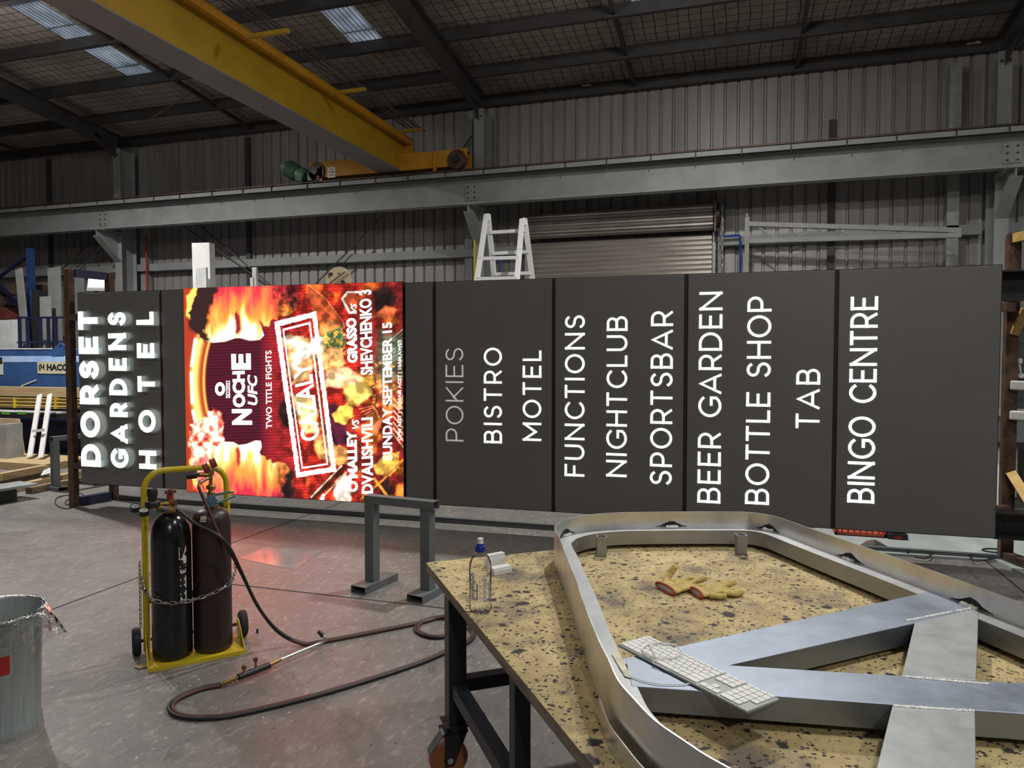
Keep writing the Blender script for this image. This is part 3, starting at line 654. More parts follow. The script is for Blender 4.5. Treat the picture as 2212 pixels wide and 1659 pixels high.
def fbm(s, seed, ax=1., ay=1.): return sum(vn(s * ax / 2 ** k, s * ay / 2 ** k, seed + k) * .5 ** (k + 1) for k in range(4)) * 1.07
img = np.zeros((NV, NU, 3))
def sdp(pts):
    p = np.array(pts, float); n = len(p); d = np.full(X.shape, 1e9); ins = np.zeros(X.shape, bool)
    for i in range(n):
        a, b = p[i - 1], p[i]; ex, ey = b - a; wx, wy = X - a[0], Y - a[1]; t = np.clip((wx * ex + wy * ey) / (ex * ex + ey * ey + 1e-9), 0, 1)
        d = np.minimum(d, np.hypot(wx - ex * t, wy - ey * t)); c1 = (a[1] > Y) != (b[1] > Y)
        with np.errstate(divide='ignore', invalid='ignore'): ins ^= c1 & (X < ex * (Y - a[1]) / (ey if ey else 1e-9) + a[0])
    return np.where(ins, -d, d)
def put(al, col):
    global img
    al = np.clip(al, 0, 1)[..., None]; col = np.asarray(col, float); img = img * (1 - al) + col * al
def poly(pts, col, soft=8., al=1., rough=22., seed=1):
    d = sdp(pts)
    if rough: d = d + (fbm(30, seed) - .5) * rough
    put((.5 - d / soft) * 1. if al == 1 else np.clip(.5 - d / soft, 0, 1) * al, col); return d
def rampc(t, stops):
    t = np.clip(t, 0, 1); out = np.zeros(t.shape + (3,))
    for k in range(3): out[..., k] = np.interp(t, [s[0] for s in stops], [s[1][k] for s in stops])
    return out
def line(pts, wdt, col, soft=5.):
    d = np.full(X.shape, 1e9)
    for a, b in zip(pts, pts[1:]):
        ex, ey = b[0] - a[0], b[1] - a[1]; t = np.clip(((X - a[0]) * ex + (Y - a[1]) * ey) / (ex * ex + ey * ey), 0, 1); d = np.minimum(d, np.hypot(X - a[0] - ex * t, Y - a[1] - ey * t))
    put(.5 - (d - wdt / 2) / soft, col)
WH, YE, OR, RE, DR, BK = (1.5, 1.4, 1.2), (1.2, .82, .18), (1.0, .30, .03), (.66, .03, .016), (.06, .004, .009), (.022, .008, .008)
dots = np.clip(.5 + .9 * np.sin(X * 2 * math.pi / 19) * np.sin(Y * 2 * math.pi / 24), 0, 1); stri = .5 + .5 * np.sin(Y * 2 * math.pi / 21 + X * .01)
t = np.clip((X - 560) / 330, 0, 1); base = rampc(t, [(0, (.05, .003, .011)), (.35, (.30, .012, .018)), (1, (.52, .024, .014))]); img = base * (.55 + .75 * stri * (1 - t * .5) + .9 * (dots - .35) * t)[..., None]
put(np.clip((X - 1180) / 200, 0, .85) * (1 - .5 * dots), (.14, .012, .01)); put((fbm(120, 8) - .58) * 3.2 * (X > 880), OR)
# neon ring at the left edge
dr = np.hypot((X - 900) / 1.0, (Y - 760) / 1.15); put(np.clip((dr - 690) / 40, 0, 1) * (X < 330), (.30, .03, .01)); put(np.exp(-((dr - 775) / 22) ** 2) * (X < 330), YE)
put(np.exp(-((dr - 712) / 7) ** 2) * (X < 330), (1.2, .45, .08))
for a, b in (((132, 480), (108, 655)), ((106, 705), (112, 910)), ((116, 965), (136, 1050))): line([a, b], 15, WH, 14)
poly([(75, 320), (75, 190), (130, 120), (180, 120), (150, 200), (95, 340)], (1.3, .85, .12), 16); poly([(95, 1290), (125, 1290), (175, 1500), (160, 1520), (110, 1420)], (1.3, .8, .15), 18)
# upper face, in profile, chin to the right
face1 = [(190, 486), (250, 500), (330, 494), (400, 470), (440, 470), (500, 486), (566, 482), (594, 452), (582, 410), (566, 350), (592, 388), (630, 392), (640, 350), (655, 340), (690, 352), (690, 325), (760, 318), (815, 280), (828, 200), (830, 60), (180, 60)]
d = sdp(face1); t = (Y - 110) / 370 + (fbm(70, 21, .5, 2.) - .5) * .95 - np.clip((X - 600) / 260, 0, 1) * .12
put(.5 - d / 6, rampc(t, [(0, (.42, .02, .04)), (.25, (.85, .10, .05)), (.5, (.8, .22, .03)), (.74, (.9, .5, .12)), (.9, (1.1, .95, .6)), (1, WH)]))
poly([(390, 300), (412, 290), (432, 330), (440, 420), (415, 452), (395, 440), (405, 380)], (.22, .01, .02), 16); poly([(560, 352), (585, 392), (600, 400), (590, 370)], (.3, .02, .02), 8)
poly([(730, 60), (810, 60), (822, 200), (800, 292), (765, 270), (740, 180)], BK, 40, rough=60, seed=5); put(np.clip(.5 - sdp([(640, 110), (820, 110), (815, 270), (700, 310), (640, 250)]) / 40, 0, 1) * (fbm(18, 31) > .52) * .75, (.2, .01, .015))
poly([(85, 330), (120, 190), (165, 110), (300, 90), (262, 200), (225, 300), (205, 420), (232, 500), (190, 498), (130, 440), (95, 400)], BK, 26, rough=50, seed=9)
# lower face, mirrored, with curly fair hair
face2 = [(170, 1250), (250, 1195), (330, 1172), (390, 1176), (425, 1196), (480, 1188), (540, 1164), (572, 1168), (580, 1205), (562, 1248), (575, 1262), (604, 1272), (612, 1300), (640, 1290), (650, 1320), (690, 1308), (740, 1318), (785, 1380), (800, 1470), (800, 1600), (250, 1600), (170, 1430)]
d = sdp(face2); t = 1 - (Y - 1175) / 400 + (fbm(70, 41, .5, 2.) - .5) * .95 - np.clip((X - 620) / 240, 0, 1) * .2
put(.5 - d / 6, rampc(t, [(0, (.40, .02, .04)), (.25, (.9, .12, .05)), (.5, (.85, .26, .04)), (.75, (.95, .55, .15)), (.92, (1.1, .95, .6)), (1, WH)]))
poly([(400, 1225), (420, 1200), (440, 1230), (436, 1320), (415, 1350), (408, 1290)], (.3, .02, .02), 16); poly([(555, 1250), (575, 1262), (572, 1282)], (.35, .03, .03), 8)
poly([(700, 1620), (715, 1460), (740, 1380), (790, 1340), (805, 1480), (800, 1620)], BK, 40, rough=70, seed=6)
hz = fbm(34, 51); hair = sdp([(95, 1060), (170, 1010), (240, 950), (300, 980), (330, 1060), (325, 1165), (255, 1205), (215, 1290), (180, 1430), (110, 1330), (95, 1200)]) + (fbm(40, 55) - .5) * 60
put(.5 - hair / 10, rampc(hz, [(.3, (.25, .02, .03)), (.46, (1.0, .18, .10)), (.58, (1.3, .55, .35)), (.7, WH)]))
put(np.clip(.5 - sdp([(110, 1300), (200, 1250), (330, 1460), (330, 1560), (130, 1560)]) / 30, 0, 1) * np.clip((fbm(26, 61) - .45) * 6, 0, 1), (1.2, .12, .14))
# fighters at the right, loosely drawn
poly([(880, 100), (980, 180), (1080, 290), (1130, 380), (1090, 440), (980, 450), (950, 380)], (.55, .10, .03), 12); poly([(960, 380), (1050, 350), (1110, 385), (1080, 440), (980, 450)], (1.0, .40, .10), 18)
poly([(970, 455), (1120, 395), (1150, 480), (1130, 580), (1040, 530), (980, 600), (940, 560)], (.10, .20, .08), 14); put(np.clip(.5 - sdp([(970, 455), (1150, 395), (1150, 580), (960, 600)]) / 20, 0, 1) * (fbm(16, 71) > .56), (.9, .6, .1))
poly([(960, 600), (1040, 530), (1120, 540), (1145, 640), (1090, 690), (1000, 690)], (1.15, .62, .20), 16); poly([(1015, 690), (1160, 670), (1270, 740), (1260, 830), (1170, 800), (1060, 800), (1010, 800)], (1.3, .85, .42), 18)
poly([(1140, 790), (1280, 760), (1330, 850), (1240, 920), (1160, 920)], YE, 20); poly([(1250, 740), (1330, 710), (1345, 780), (1290, 800)], (1.2, .7, .1), 12); poly([(1130, 380), (1340, 390), (1350, 560), (1250, 560), (1160, 500)], (.30, .02, .02), 20)
poly([(720, 470), (820, 455), (900, 490), (985, 470), (1000, 560), (930, 620), (900, 740), (800, 780), (750, 700), (765, 560)], (1.05, .6, .22), 30, rough=60, seed=12); put((.5 - sdp([(740, 470), (880, 470), (985, 480), (980, 560), (860, 590), (800, 700)]) / 40) * np.clip((fbm(60, 13) - .42) * 6, 0, 1), WH); poly([(780, 850), (900, 860), (960, 960), (950, 1100), (880, 1120), (820, 1000)], (1.3, .9, .35), 20, rough=40, seed=14)
poly([(690, 980), (700, 900), (760, 870), (800, 960), (800, 1090), (740, 1080)], BK, 14, rough=30, seed=15); poly([(920, 1140), (1020, 1130), (1160, 1230), (1160, 1320), (1080, 1330), (960, 1270)], (1.1, .50, .14), 18); poly([(1010, 900), (1150, 940), (1160, 1190), (1080, 1200), (1000, 1090)], (.09, .01, .03), 20)
poly([(1060, 990), (1110, 930), (1190, 930), (1200, 1000), (1140, 1050), (1080, 1040)], (1.3, .8, .12), 14)
for k in range(4): line([(1240 + 14 * k, 950 + 20 * k), (1330 + 10 * k, 930 + 10 * k), (1395 - 8 * k, 1030), (1350 - 12 * k, 1130 - 12 * k)], 5, (1.0, .42, .15), 4)
poly([(1320, 160), (1440, 110), (1500, 190), (1460, 300), (1350, 330)], BK, 30, rough=40, seed=17); poly([(1330, 330), (1420, 250), (1500, 280), (1440, 340)], (.8, .16, .05), 16)
poly([(1340, 640), (1380, 420), (1540, 480), (1540, 760), (1400, 780)], (.16, .14, .08), 40, rough=60, seed=19); put((fbm(22, 81) - .55) * 6 * (X > 1330) * (Y > 620) * (Y < 950), (.9, .5, .15))
for k in range(7): line([(1470, 880 + 40 * k), (1550, 960 + 44 * k)], 7, (.85, .62, .3), 5); line([(1470, 470 + 26 * k), (1545, 400 + 30 * k)], 5, (.2, .5, .35), 5)
poly([(1340, 1330), (1420, 1260), (1500, 1250), (1510, 1350), (1440, 1400), (1350, 1390)], (1.3, .75, .12), 18, rough=40, seed=23); poly([(1380, 1400), (1430, 1400), (1480, 1510), (1430, 1580), (1360, 1560)], BK, 20, rough=40, seed=24)
line([(1250, 1560), (1400, 1430), (1540, 1290)], 14, (1.0, .3, .05)); line([(1340, 1420), (1470, 1590)], 16, (1.1, .45, .05)); poly([(1500, 1470), (1560, 1440), (1560, 1600), (1500, 1590)], OR, 30, rough=50, seed=26)
poly([(1080, 1440), (1140, 1390), (1180, 1450), (1180, 1590), (1090, 1590), (1070, 1520)], WH, 16); line([(920, 1560), (1130, 1345)], 44, (.12, .015, .01)); line([(915, 1545), (1120, 1335)], 10, (1.3, 1.0, .6)); line([(960, 1580), (1150, 1380)], 8, (1.2, .8, .4)); poly([(960, 1590), (1000, 1520), (1010, 1590)], WH, 10)
poly([(1150, 160), (1190, 150), (1235, 190), (1215, 300), (1165, 300), (1120, 210)], (.75, .12, .05), 6); line([(1235, 160), (1160, 160), (1125, 205), (1175, 300), (1215, 300)], 12, WH)
line([(880, 100), (1010, 200), (1130, 360), (1140, 400)], 5, (1.1, .4, .12)); line([(940, 610), (960, 700), (1000, 800)], 5, YE)
sh = fbm(46, 141); mk = np.clip((X - 640) / 60, 0, 1) * np.clip((Y - 60) / 20, 0, 1); img = img * (1 - mk[..., None] * np.clip(1.45 - 1.9 * sh, -.1, .75)[..., None])
# rubber-stamp frame
ang = math.atan2(1412 - 362, 818 - 668); rg = (fbm(14, 91) - .5) * 10
outer = [(668, 362), (945, 292), (1082, 1370), (818, 1412)]; inn = [(702, 388), (925, 330), (1050, 1345), (838, 1378)]; in2 = [(722, 410), (908, 362), (1028, 1326), (852, 1354)]; in3 = [(730, 420), (900, 376), (1020, 1318), (858, 1344)]
do, di = sdp(outer) + rg, sdp(inn) + rg; put((.5 - do / 6) * (di > 0), (1.7, 1.6, 1.6)); d2, d3 = sdp(in2), sdp(in3); put((.5 - d2 / 5) * (d3 > 0), (1.3, 1.1, 1.1))
img[..., 0] += 1.7 * np.clip(img[..., 0] - .35, 0, None)
img *= (.9 + .2 * np.sin(X * 2 * math.pi / 9.5) * np.sin(Y * 2 * math.pi / 9.5))[..., None]
mb = smb(); vs = np.stack([U.ravel(), np.full(U.size, .022), V.ravel()], 1)
idx = np.arange(NU * NV).reshape(NV, NU); q = np.stack([idx[:-1, :-1], idx[:-1, 1:], idx[1:, 1:], idx[1:, :-1]], -1).reshape(-1, 4)
me = bpy.data.meshes.new('screen'); wv = np.stack([P.ravel() for P in Pw], 1) - np.array(tuple(SP(SL / 2, 0)))[None]
me.vertices.add(len(wv)); me.vertices.foreach_set('co', wv.astype(np.float32).ravel()); me.loops.add(q.size); me.loops.foreach_set('vertex_index', q.ravel().astype(np.int32))
me.polygons.add(len(q)); me.polygons.foreach_set('loop_start', (np.arange(len(q)) * 4).astype(np.int32)); me.update(calc_edges=True)
ca = me.color_attributes.new('picture', 'FLOAT_COLOR', 'POINT'); ca.data.foreach_set('color', np.concatenate([np.clip(img, 0, 5), np.ones((NV, NU, 1))], -1).astype(np.float32).ravel())
mSCR, N_, L_n, b_ = nodes('video screen picture'); at = N_.new('ShaderNodeVertexColor'); at.layer_name = 'picture'; L_n.new(at.outputs[0], b_.inputs['Emission Color']); b_.inputs['Emission Strength'].default_value = 2.1
b_.inputs['Base Color'].default_value = (.01, .01, .01, 1); b_.inputs['Roughness'].default_value = .5
me.materials.append(mSCR); so = bpy.data.objects.new('video_screen', me); C.objects.link(so); so.parent = sign; INV[so.name] = INV[sign.name]; so['label'] = 'glowing red and orange fight night picture'
# lettering of the picture
def text_mesh(s, bold=0., shear=0.):
    cu = bpy.data.curves.new('text', 'FONT'); cu.body = s; cu.offset = bold; cu.shear = shear; cu.resolution_u = 3
    o = bpy.data.objects.new('text', cu); C.objects.link(o); dg = bpy.context.evaluated_depsgraph_get(); m = bpy.data.meshes.new_from_object(o.evaluated_get(dg))
    vs = [v.co.copy() for v in m.vertices]; fs = [tuple(p.vertices) for p in m.polygons]; bpy.data.objects.remove(o); bpy.data.meshes.remove(m); bpy.data.curves.remove(cu)
    x0 = min(v.x for v in vs); x1 = max(v.x for v in vs); y0 = min(v.y for v in vs); y1 = max(v.y for v in vs)
    return [((v.x - x0) / (x1 - x0), (v.y - y0) / (y1 - y0)) for v in vs], fs
def ptext(s, A, B, D, bold=.03, shear=0., m=mLINEW, e=.026, name='screen_lettering'):
    # A start of baseline, B end of baseline, D top of the first letter, in the screen close-up's own coordinates
    f = lambda p: Vector(suz(380 + p[0] / 3.131, 580 + p[1] / 3.131, e)); a, b, d = f(A), f(B), f(D); vs, fs = text_mesh(s, bold, shear)
    mb = smb(); mb.add([(*(lambda q: (q[0], e, q[1]))(a + (b - a) * x + (d - a) * y),) for x, y in vs], fs); return mb.build(name, m, so)
ptext('N', (515, 1057), (513, 950), (380, 1057), .05); ptext('OCH', (470, 938), (466, 692), (385, 940), .05); ptext('E', (507, 684), (505, 575), (376, 684), .05); ptext('UFC', (552, 922), (549, 712), (486, 928), .03, .25); ptext('TWO TITLE FIGHTS', (650, 1082), (646, 554), (610, 1084), .012)
ptext('GRASSO', (1230, 636), (1220, 332), (1160, 640), .05); ptext('VS', (1222, 300), (1222, 236), (1182, 300), .02, .2); ptext('SHEVCHENKO 3', (1332, 716), (1322, 140), (1250, 722), .032)
ptext("O'MALLEY", (1232, 1510), (1222, 1096), (1162, 1512), .05); ptext('VS', (1240, 1086), (1238, 1020), (1192, 1086), .02, .2); ptext('DVALISHVILI', (1334, 1520), (1332, 1004), (1256, 1524), .035)
ptext('SUNDAY SEPTEMBER 15', (1464, 1296), (1462, 360), (1398, 1300), .03); ptext('12PM AEST | 11:30AM ACST | 10AM AWST', (1530, 1160), (1532, 480), (1500, 1162), .015)
ptext("CAZALY'S", (975, 1150), (905, 540), (845, 1180), .022, m=mLINEW); ptext('RIYADH', (350, 876), (350, 760), (338, 876), .03); ptext('SEASON', (366, 876), (366, 760), (354, 876), .03)
rp = [suz(380 + (298 + 34 * math.cos(R(a))) / 3.131, 580 + (815 + 46 * math.sin(R(a))) / 3.131, .025) for a in range(0, 360, 12)]; ri = [suz(380 + (298 + 15 * math.cos(R(a))) / 3.131, 580 + (815 + 22 * math.sin(R(a))) / 3.131, .025) for a in range(0, 360, 12)]
mb = smb(); n = len(rp); mb.add([(u, .025, z) for u, z in rp + ri], [(i, (i + 1) % n, n + (i + 1) % n, n + i) for i in range(n)]); mb.build('screen_emblem', mLINEW, so)

# ---------------- the rusty transport stand that carries the sign
stand = thing('sign_stand', 'rusty steel stand of posts and floor rails holding the long sign', 'stand', (-6.8, 5.9, 0))
zt = ony(150, 580, 5.9).z
SPt = [(-6.815, 5.93, zt), (-6.72, 6.36, zt)]
for x, y, z in SPt: MB().box((x - .036, y - .036, 0), (x + .036, y + .036, z)).build('post', mRUST, stand, bevel=.004)
mb = MB(); mb.bar((-6.805, 5.98, zt - .04), (-6.73, 6.31, zt - .04), .08, .08); mb.build('top_rail', mNBLUE, stand)
mb = MB(); mb.bar((-6.805, 5.98, .05), (-6.73, 6.31, .05), .08, .09); mb.build('floor_rail', mNBLUE, stand)
mb = MB(); mb.bar((-6.67, 6.365, .03), (2.0, 6.53, .024), .05, .046); mb.build('floor_rail', mTREST, stand)
zr2 = ony(2180, 505, 6.53).z; MB().box((2.0, 6.5, 0), (2.09, 6.58, zr2)).build('post', mRUST, stand, bevel=.004)
MB().bar((2.05, 6.5, .04), (2.32, 5.72, .04), .09, .08).build('floor_rail', mRUST, stand)
MB().bar((2.05, 6.49, zr2 - .04), (2.33, 5.72, zr2 - .04), .07, .07).build('top_rail', mSTRIPY, stand)
MB().box((2.28, 5.64, 0), (2.37, 5.72, zr2)).build('post', mRUST, stand)
z = ony(2185, 700, 6.49).z; MB().bar((2.05, 6.49, z - .08), (2.10, 6.42, z + .11), .055, .04, up=(0, 1, 0)).build('hook_bracket', mSTRIPY, stand)
z = ony(2180, 1025, 6.49).z; MB().bar((2.05, 6.485, z + .02), (2.14, 6.33, z - .2), .07, .016, up=(0, 1, 0)).build('brace_plate', mSTRIPY, stand)
for y in (832, 897):
    z = ony(2185, y, 6.45).z; mb = MB(); mb.bar((2.03, 6.47, z), (2.42, 6.25, z - .01), .05, .07); a = mb.build('support_arm', mPAD, stand, bevel=.01)
    mb = MB(); mb.cyl((2.14, 6.375, z), (2.13, 6.37, z), .016, 10); mb.cyl((2.22, 6.33, z), (2.21, 6.32, z), .016, 10); mb.build('bolt', mBLACK, a)
# clips that hold the sign to the end posts
for z in (.42, 2.0): MB().box((-6.77, 5.88, z), (-6.635, 5.98, z + .07)).build('clip_plate', mRUST, stand)
for z in (.42, 2.0): MB().bar((1.95, 6.42, z), (2.05, 6.52, z), .05, .07).build('clip_plate', mRUST, stand)

# ================================================================== WORK TABLE
TA = R(36.95); TU = Vector((math.cos(TA), math.sin(TA), 0)); TV = Vector((TU.y, -TU.x, 0)); TC = Vector((-1.245, 2.755, 0))
TT = Matrix(((TU.x, TV.x, 0, TC.x), (TU.y, TV.y, 0, TC.y), (0, 0, 1, 0), (0, 0, 0, 1)))
def tp(u, v, z=0): return TC + TU * u + TV * v + Vector((0, 0, z))
table = thing('work_table', 'scorched yellow plywood work table on dark steel castor legs', 'table', tuple(tp(.9, 1.1)))
mb = MB(TT); mb.box((0, 0, .714), (1.835, 2.4, .748)); mb.build('tabletop_edge', mEDGE, table, bevel=.002)
mb = MB(TT); sv = (onz(963, 1269, .75) - TC).dot(TV); mb.box((0, 0, .748), (1.835, sv - .0015, .75)); mb.box((0, sv + .0015, .748), (1.835, 2.4, .75)); mb.build('tabletop', mTOP, table)
def castor(par, u, v, brake=True):
    mb = MB(TT); mb.box((u - .05, v - .05, .205), (u + .05, v + .05, .215)); mb.cyl((u, v, .185), (u, v, .205), .036, 16); mb.box((u - .06, v - .034, .178), (u + .04, v + .034, .188))
    for s in (-1, 1): mb.prism([(u - .05, v + s * .030, .185), (u + .04, v + s * .030, .185), (u - .015, v + s * .030, .055), (u - .05, v + s * .030, .055)], (0, s * .004, 0))
    k = mb.build('castor', mBLACK, par)
    mb = MB(TT); mb.lathe([(.05, -.022), (.066, -.022), (.075, -.014), (.075, .014), (.066, .022), (.05, .022)], (u - .03, v, .0755), 32, 1); mb.build('wheel', mTORNG, k, smooth=True)
    mb = MB(TT); mb.lathe([(0, -.026), (.02, -.026), (.024, -.018), (.054, -.016), (.054, .016), (.024, .018), (.02, .026), (0, .026)], (u - .03, v, .0755), 24, 1); mb.build('wheel_hub', mNAVY, k)
    mb = MB(TT); mb.lathe([(0, -.036), (.012, -.036), (.012, .036), (0, .036)], (u - .03, v, .0755), 8, 1); mb.build('axle_bolt', mGALV, k)
    if brake:
        mb = MB(TT); mb.prism([(u - .105, v - .005, .125), (u - .105, v + .045, .125), (u - .055, v + .05, .195), (u - .055, v, .195)], (-.008, 0, -.006)); mb.prism([(u - .10, v + .005, .118), (u - .10, v + .03, .118), (u - .075, v + .03, .15), (u - .075, v + .005, .15)], (-.012, 0, -.008)); mb.build('brake_pedal', mTREST, k)
for u in (.045, 1.79):
    for v, wd in ((.31, .035), (1.03, .025), (2.1, .035)):
        mb = MB(TT); mb.box((u - wd, v - wd, .215 if wd > .03 else .0), (u + wd, v + wd, .714)); lg = mb.build('leg', mNAVY, table, bevel=.003)
        if wd > .03: castor(lg, u, v)
for u in (.045, 1.79): mb = MB(TT); mb.box((u - .025, .346, .325), (u + .025, 2.064, .375)); mb.build('side_rail', mNAVY, table)
for v in (.31, 2.1): mb = MB(TT); mb.box((.081, v - .025, .33), (1.754, v + .025, .38)); mb.build('cross_rail', mNAVY, table)

# ------------------------------------------------------------------ aluminium sign frame on the table
frame = thing('welded_sign_ring', 'large rounded aluminium sign frame with cross bars lying on the plywood table', 'frame', (.1, 2.3, .75))
OUT = [(-.733, 2.945), (-.70, 2.835), (-.658, 2.729), (-.571, 2.478), (-.508, 2.304), (-.417, 2.029), (-.333, 1.793), (-.288, 1.68), (-.247, 1.572), (-.202, 1.495), (-.149, 1.416), (-.086, 1.353), (-.017, 1.294),
       (.15, 1.19), (.4, 1.11), (.7, 1.12), (.95, 1.25), (1.09, 1.48), (1.12, 1.75), (1.05, 2.02), (.95, 2.19), (.808, 2.421), (.717, 2.571), (.622, 2.729), (.51, 2.906), (.377, 3.107), (.262, 3.288), (.205, 3.38), (.15, 3.44), (.085, 3.47), (.02, 3.470),
       (-.14, 3.422), (-.283, 3.376), (-.43, 3.322), (-.535, 3.275), (-.625, 3.21), (-.69, 3.125), (-.728, 3.035)]
def closed_path(pts, n=5):
    q = pts[-2:] + pts + pts[:3]; sp = smoothpath([(x, y, 0) for x, y in q], n); return [Vector((p.x, p.y, 0)) for p in sp[2 * n:-3 * n + (0)]][:len(pts) * n]
OP = closed_path(OUT); NO = len(OP)
def inward(k, d):
    a, b = OP[k - 1], OP[(k + 1) % NO]; t = (b - a).normalized(); return OP[k] + Vector((-t.y, t.x, 0)) * d      # outline runs anticlockwise
def ringmesh(mb, prof):        # prof: list of (inset, z), closed loop
    n = len(prof); vs = [inward(k, d) + Vector((0, 0, z)) for k in range(NO) for d, z in prof]; fs = []
    for k in range(NO):
        for i in range(n):
            j = (i + 1) % n; k2 = (k + 1) % NO; fs.append((k * n + i, k2 * n + i, k2 * n + j, k * n + j))
    return mb.add(vs, [f[::-1] for f in fs])
ringmesh(MB(), [(0, .752), (.004, .752), (.004, .90), (0, .90)]).build('outer_strip', mSKIN, frame, smooth=True, ang=30)
ringmesh(MB(), [(.0045, .768), (.072, .768), (.072, .8298), (.0045, .8298)]).build('inner_flange', mALU, frame, smooth=True, ang=30)
zt = .83
for poly, h, m in (([(-.300, 1.828), (.64, 2.708), (.72, 2.545), (-.13, 1.783)], .8303, mALUB), ([(-.27, 1.851), (1.0, 2.047), (1.04, 1.889), (-.232, 1.699)], .8306, mALUB),
                ([(.512, 2.362), (.733, 2.56), (.566, 1.982), (.398, 1.954)], .8309, mALU), ([(.345, 1.781), (.515, 1.806), (.36, 1.23), (.19, 1.23)], .8309, mALU)):
    mb = MB(); mb.prism([(x, y, .77) for x, y in poly], (0, 0, h - .77)); mb.build('cross_bar', m, frame, bevel=.0015)
for x, y in ((-.556, 3.083), (.026, 3.295)):
    mb = MB(TR((x, y, 0), R(17))); mb.hollow((0, 0, .752), (0, 0, .835), .042, .042, .003, up=(0, 1, 0)); mb.build('corner_stub', mALU, frame)
def bead(a, b, wd=.010, hg=.006, z=zt):
    a, b = Vector(a), Vector(b); n = max(4, int((b - a).length / .006)); pts = []; rd = []
    for k in range(n + 1): pts.append(a.lerp(b, k / n) + Vector((random.uniform(-.0012, .0012), random.uniform(-.0012, .0012), z))); rd.append(wd / 2 * random.uniform(.8, 1.2))
    mb = MB(); mb.tube(pts, wd / 2, 7, True, rd); return mb.build('weld_bead', mWELD, frame, smooth=True)
for (a, b) in (((1955, 1342), (2106, 1313)), ((1947, 1462), (2137, 1479)), ((1929, 1526), (2104, 1537))):
    p, q = onz(*a, zt), onz(*b, zt); bead((p.x, p.y, 0), (q.x, q.y, 0), .009)
near = lambda x, y: min(range(NO), key=lambda k: (inward(k, .012) - Vector((x, y, 0))).length)
for px, py, ln in ((1232, 1158, .05), (1447, 1139, .055), (1655, 1146, .05), (1858, 1210, .055), (2130, 1303, .06)):
    p = onz(px, py, zt); k = near(p.x, p.y); c = inward(k, .011); t = (OP[(k + 1) % NO] - OP[k - 1]).normalized(); bead(c - t * ln / 2, c + t * ln / 2, .02)
    # soot on the strip behind each weld
    mb = MB(); vs = []; S = 16
    for i in range(S + 1):
        s = -1 + 2 * i / S; q = inward(k, .0046) + t * s * ln * 1.35; k2 = min(range(NO), key=lambda j: (OP[j] - q).length); a_ = OP[k2]; b_ = OP[(k2 + 1) % NO]; tt = (b_ - a_).normalized(); nn = Vector((-tt.y, tt.x, 0))
        q = q + nn * (.0052 - (q - a_).dot(nn)); hh = .026 * math.exp(-(s * 1.9) ** 2) * random.uniform(.85, 1.1) + .001; vs += [q + Vector((0, 0, zt + .002)), q + Vector((0, 0, zt + .002 + hh))]
    mb.add(vs, [(2 * i, 2 * i + 2, 2 * i + 3, 2 * i + 1) for i in range(S)]); mb.build('soot_mark', mSTRUCK, frame)
pp = [onz(*q, .8313) for q in ((1322, 1414), (1337, 1409), (1352, 1440), (1365, 1466), (1350, 1462), (1336, 1440))]
MB().prism(pp, (0, 0, .002)).build('filler_patch', mat('cream filler', (.72, .68, .52), .6, 0, (.5, .46, .33), 40), frame)
ks = [k for k in range(NO) if OP[k].y < 1.70 and OP[k].x < .2]
mb = MB(); vs = []
for k in ks:
    for d, z in ((-.016, .752), (-.013, .752), (-.013, .803), (-.016, .803)): vs.append(inward(k, d - .004) + Vector((0, 0, z)))
fs = [(4 * i + j, 4 * i + 4 + j, 4 * i + 4 + (j + 1) % 4, 4 * i + (j + 1) % 4) for i in range(len(ks) - 1) for j in range(4)] + [(0, 1, 2, 3)]
mb.add(vs, [f[::-1] for f in fs]); tag(mb.build('aluminium_strip', mSKIN, None, smooth=True, ang=30), 'narrow bent aluminium strip standing on the table along the outside of the rounded frame', 'metal strip')

# ------------------------------------------------------------------ keyboard
kx = Vector((.337, -.289, 0)).normalized(); ky = Vector((kx.y, -kx.x, 0)); ko = Vector((-.229, 2.006, .8312)); KL, KW = .438, .112
KT = Matrix(((kx.x, ky.x, 0, ko.x), (kx.y, ky.y, 0, ko.y), (0, 0, 1, ko.z), (0, 0, 0, 1)))
kb = thing('keyboard', 'white computer keyboard lying askew across the aluminium cross bars', 'keyboard', tuple(ko + kx * KL / 2 + ky * KW / 2))
MB(KT).box((0, 0, 0), (KL, KW, .007)).build('keyboard_body', mKEYB, kb, bevel=.0025)
mb = MB(KT); leg = MB(KT); un = KL / 22.9
def key(x, y, wd, hg=1.):
    g = .0014; X_, Y_ = x * un + .004, y; mb.box((X_ + g, Y_ + g, .007), (X_ + wd * un - g, Y_ + hg - g, .0098))
    cx_, cy_ = X_ + wd * un / 2, Y_ + hg / 2; leg.box((cx_ - .001, cy_ - .0014, .0098), (cx_ + .001, cy_ + .0014, .01))
rh = .0181; y = .003
ys = [.003, .003 + .0125, .003 + .0125 + rh, .003 + .0125 + 2 * rh, .003 + .0125 + 3 * rh, .003 + .0125 + 4 * rh]
rows = [[1.035] * 14, [1] * 13 + [1.5], [1.5] + [1] * 12 + [1], [1.8] + [1] * 11 + [1.7], [2.3] + [1] * 10 + [2.2], [1.4, 1.1, 1.3, 6.2, 1.3, 1.1, 2.1]]
for r_, ws in enumerate(rows):
    x = 0; h_ = .0125 if r_ == 0 else rh
    for wd in ws: key(x, ys[r_], wd, h_); x += wd
    for c in range(3):
        if r_ in (0, 1, 2) or (r_ == 4 and c == 1) or r_ == 5: key(14.85 + c, ys[r_], 1, h_)
    for c in range(4):
        if r_ == 0 or c < 3 or r_ in (1, 2, 3): 
            if not (r_ == 5 and c == 1): key(18.2 + c * 1.0, ys[r_], 2 if (r_ == 5 and c == 0) else 1, h_)
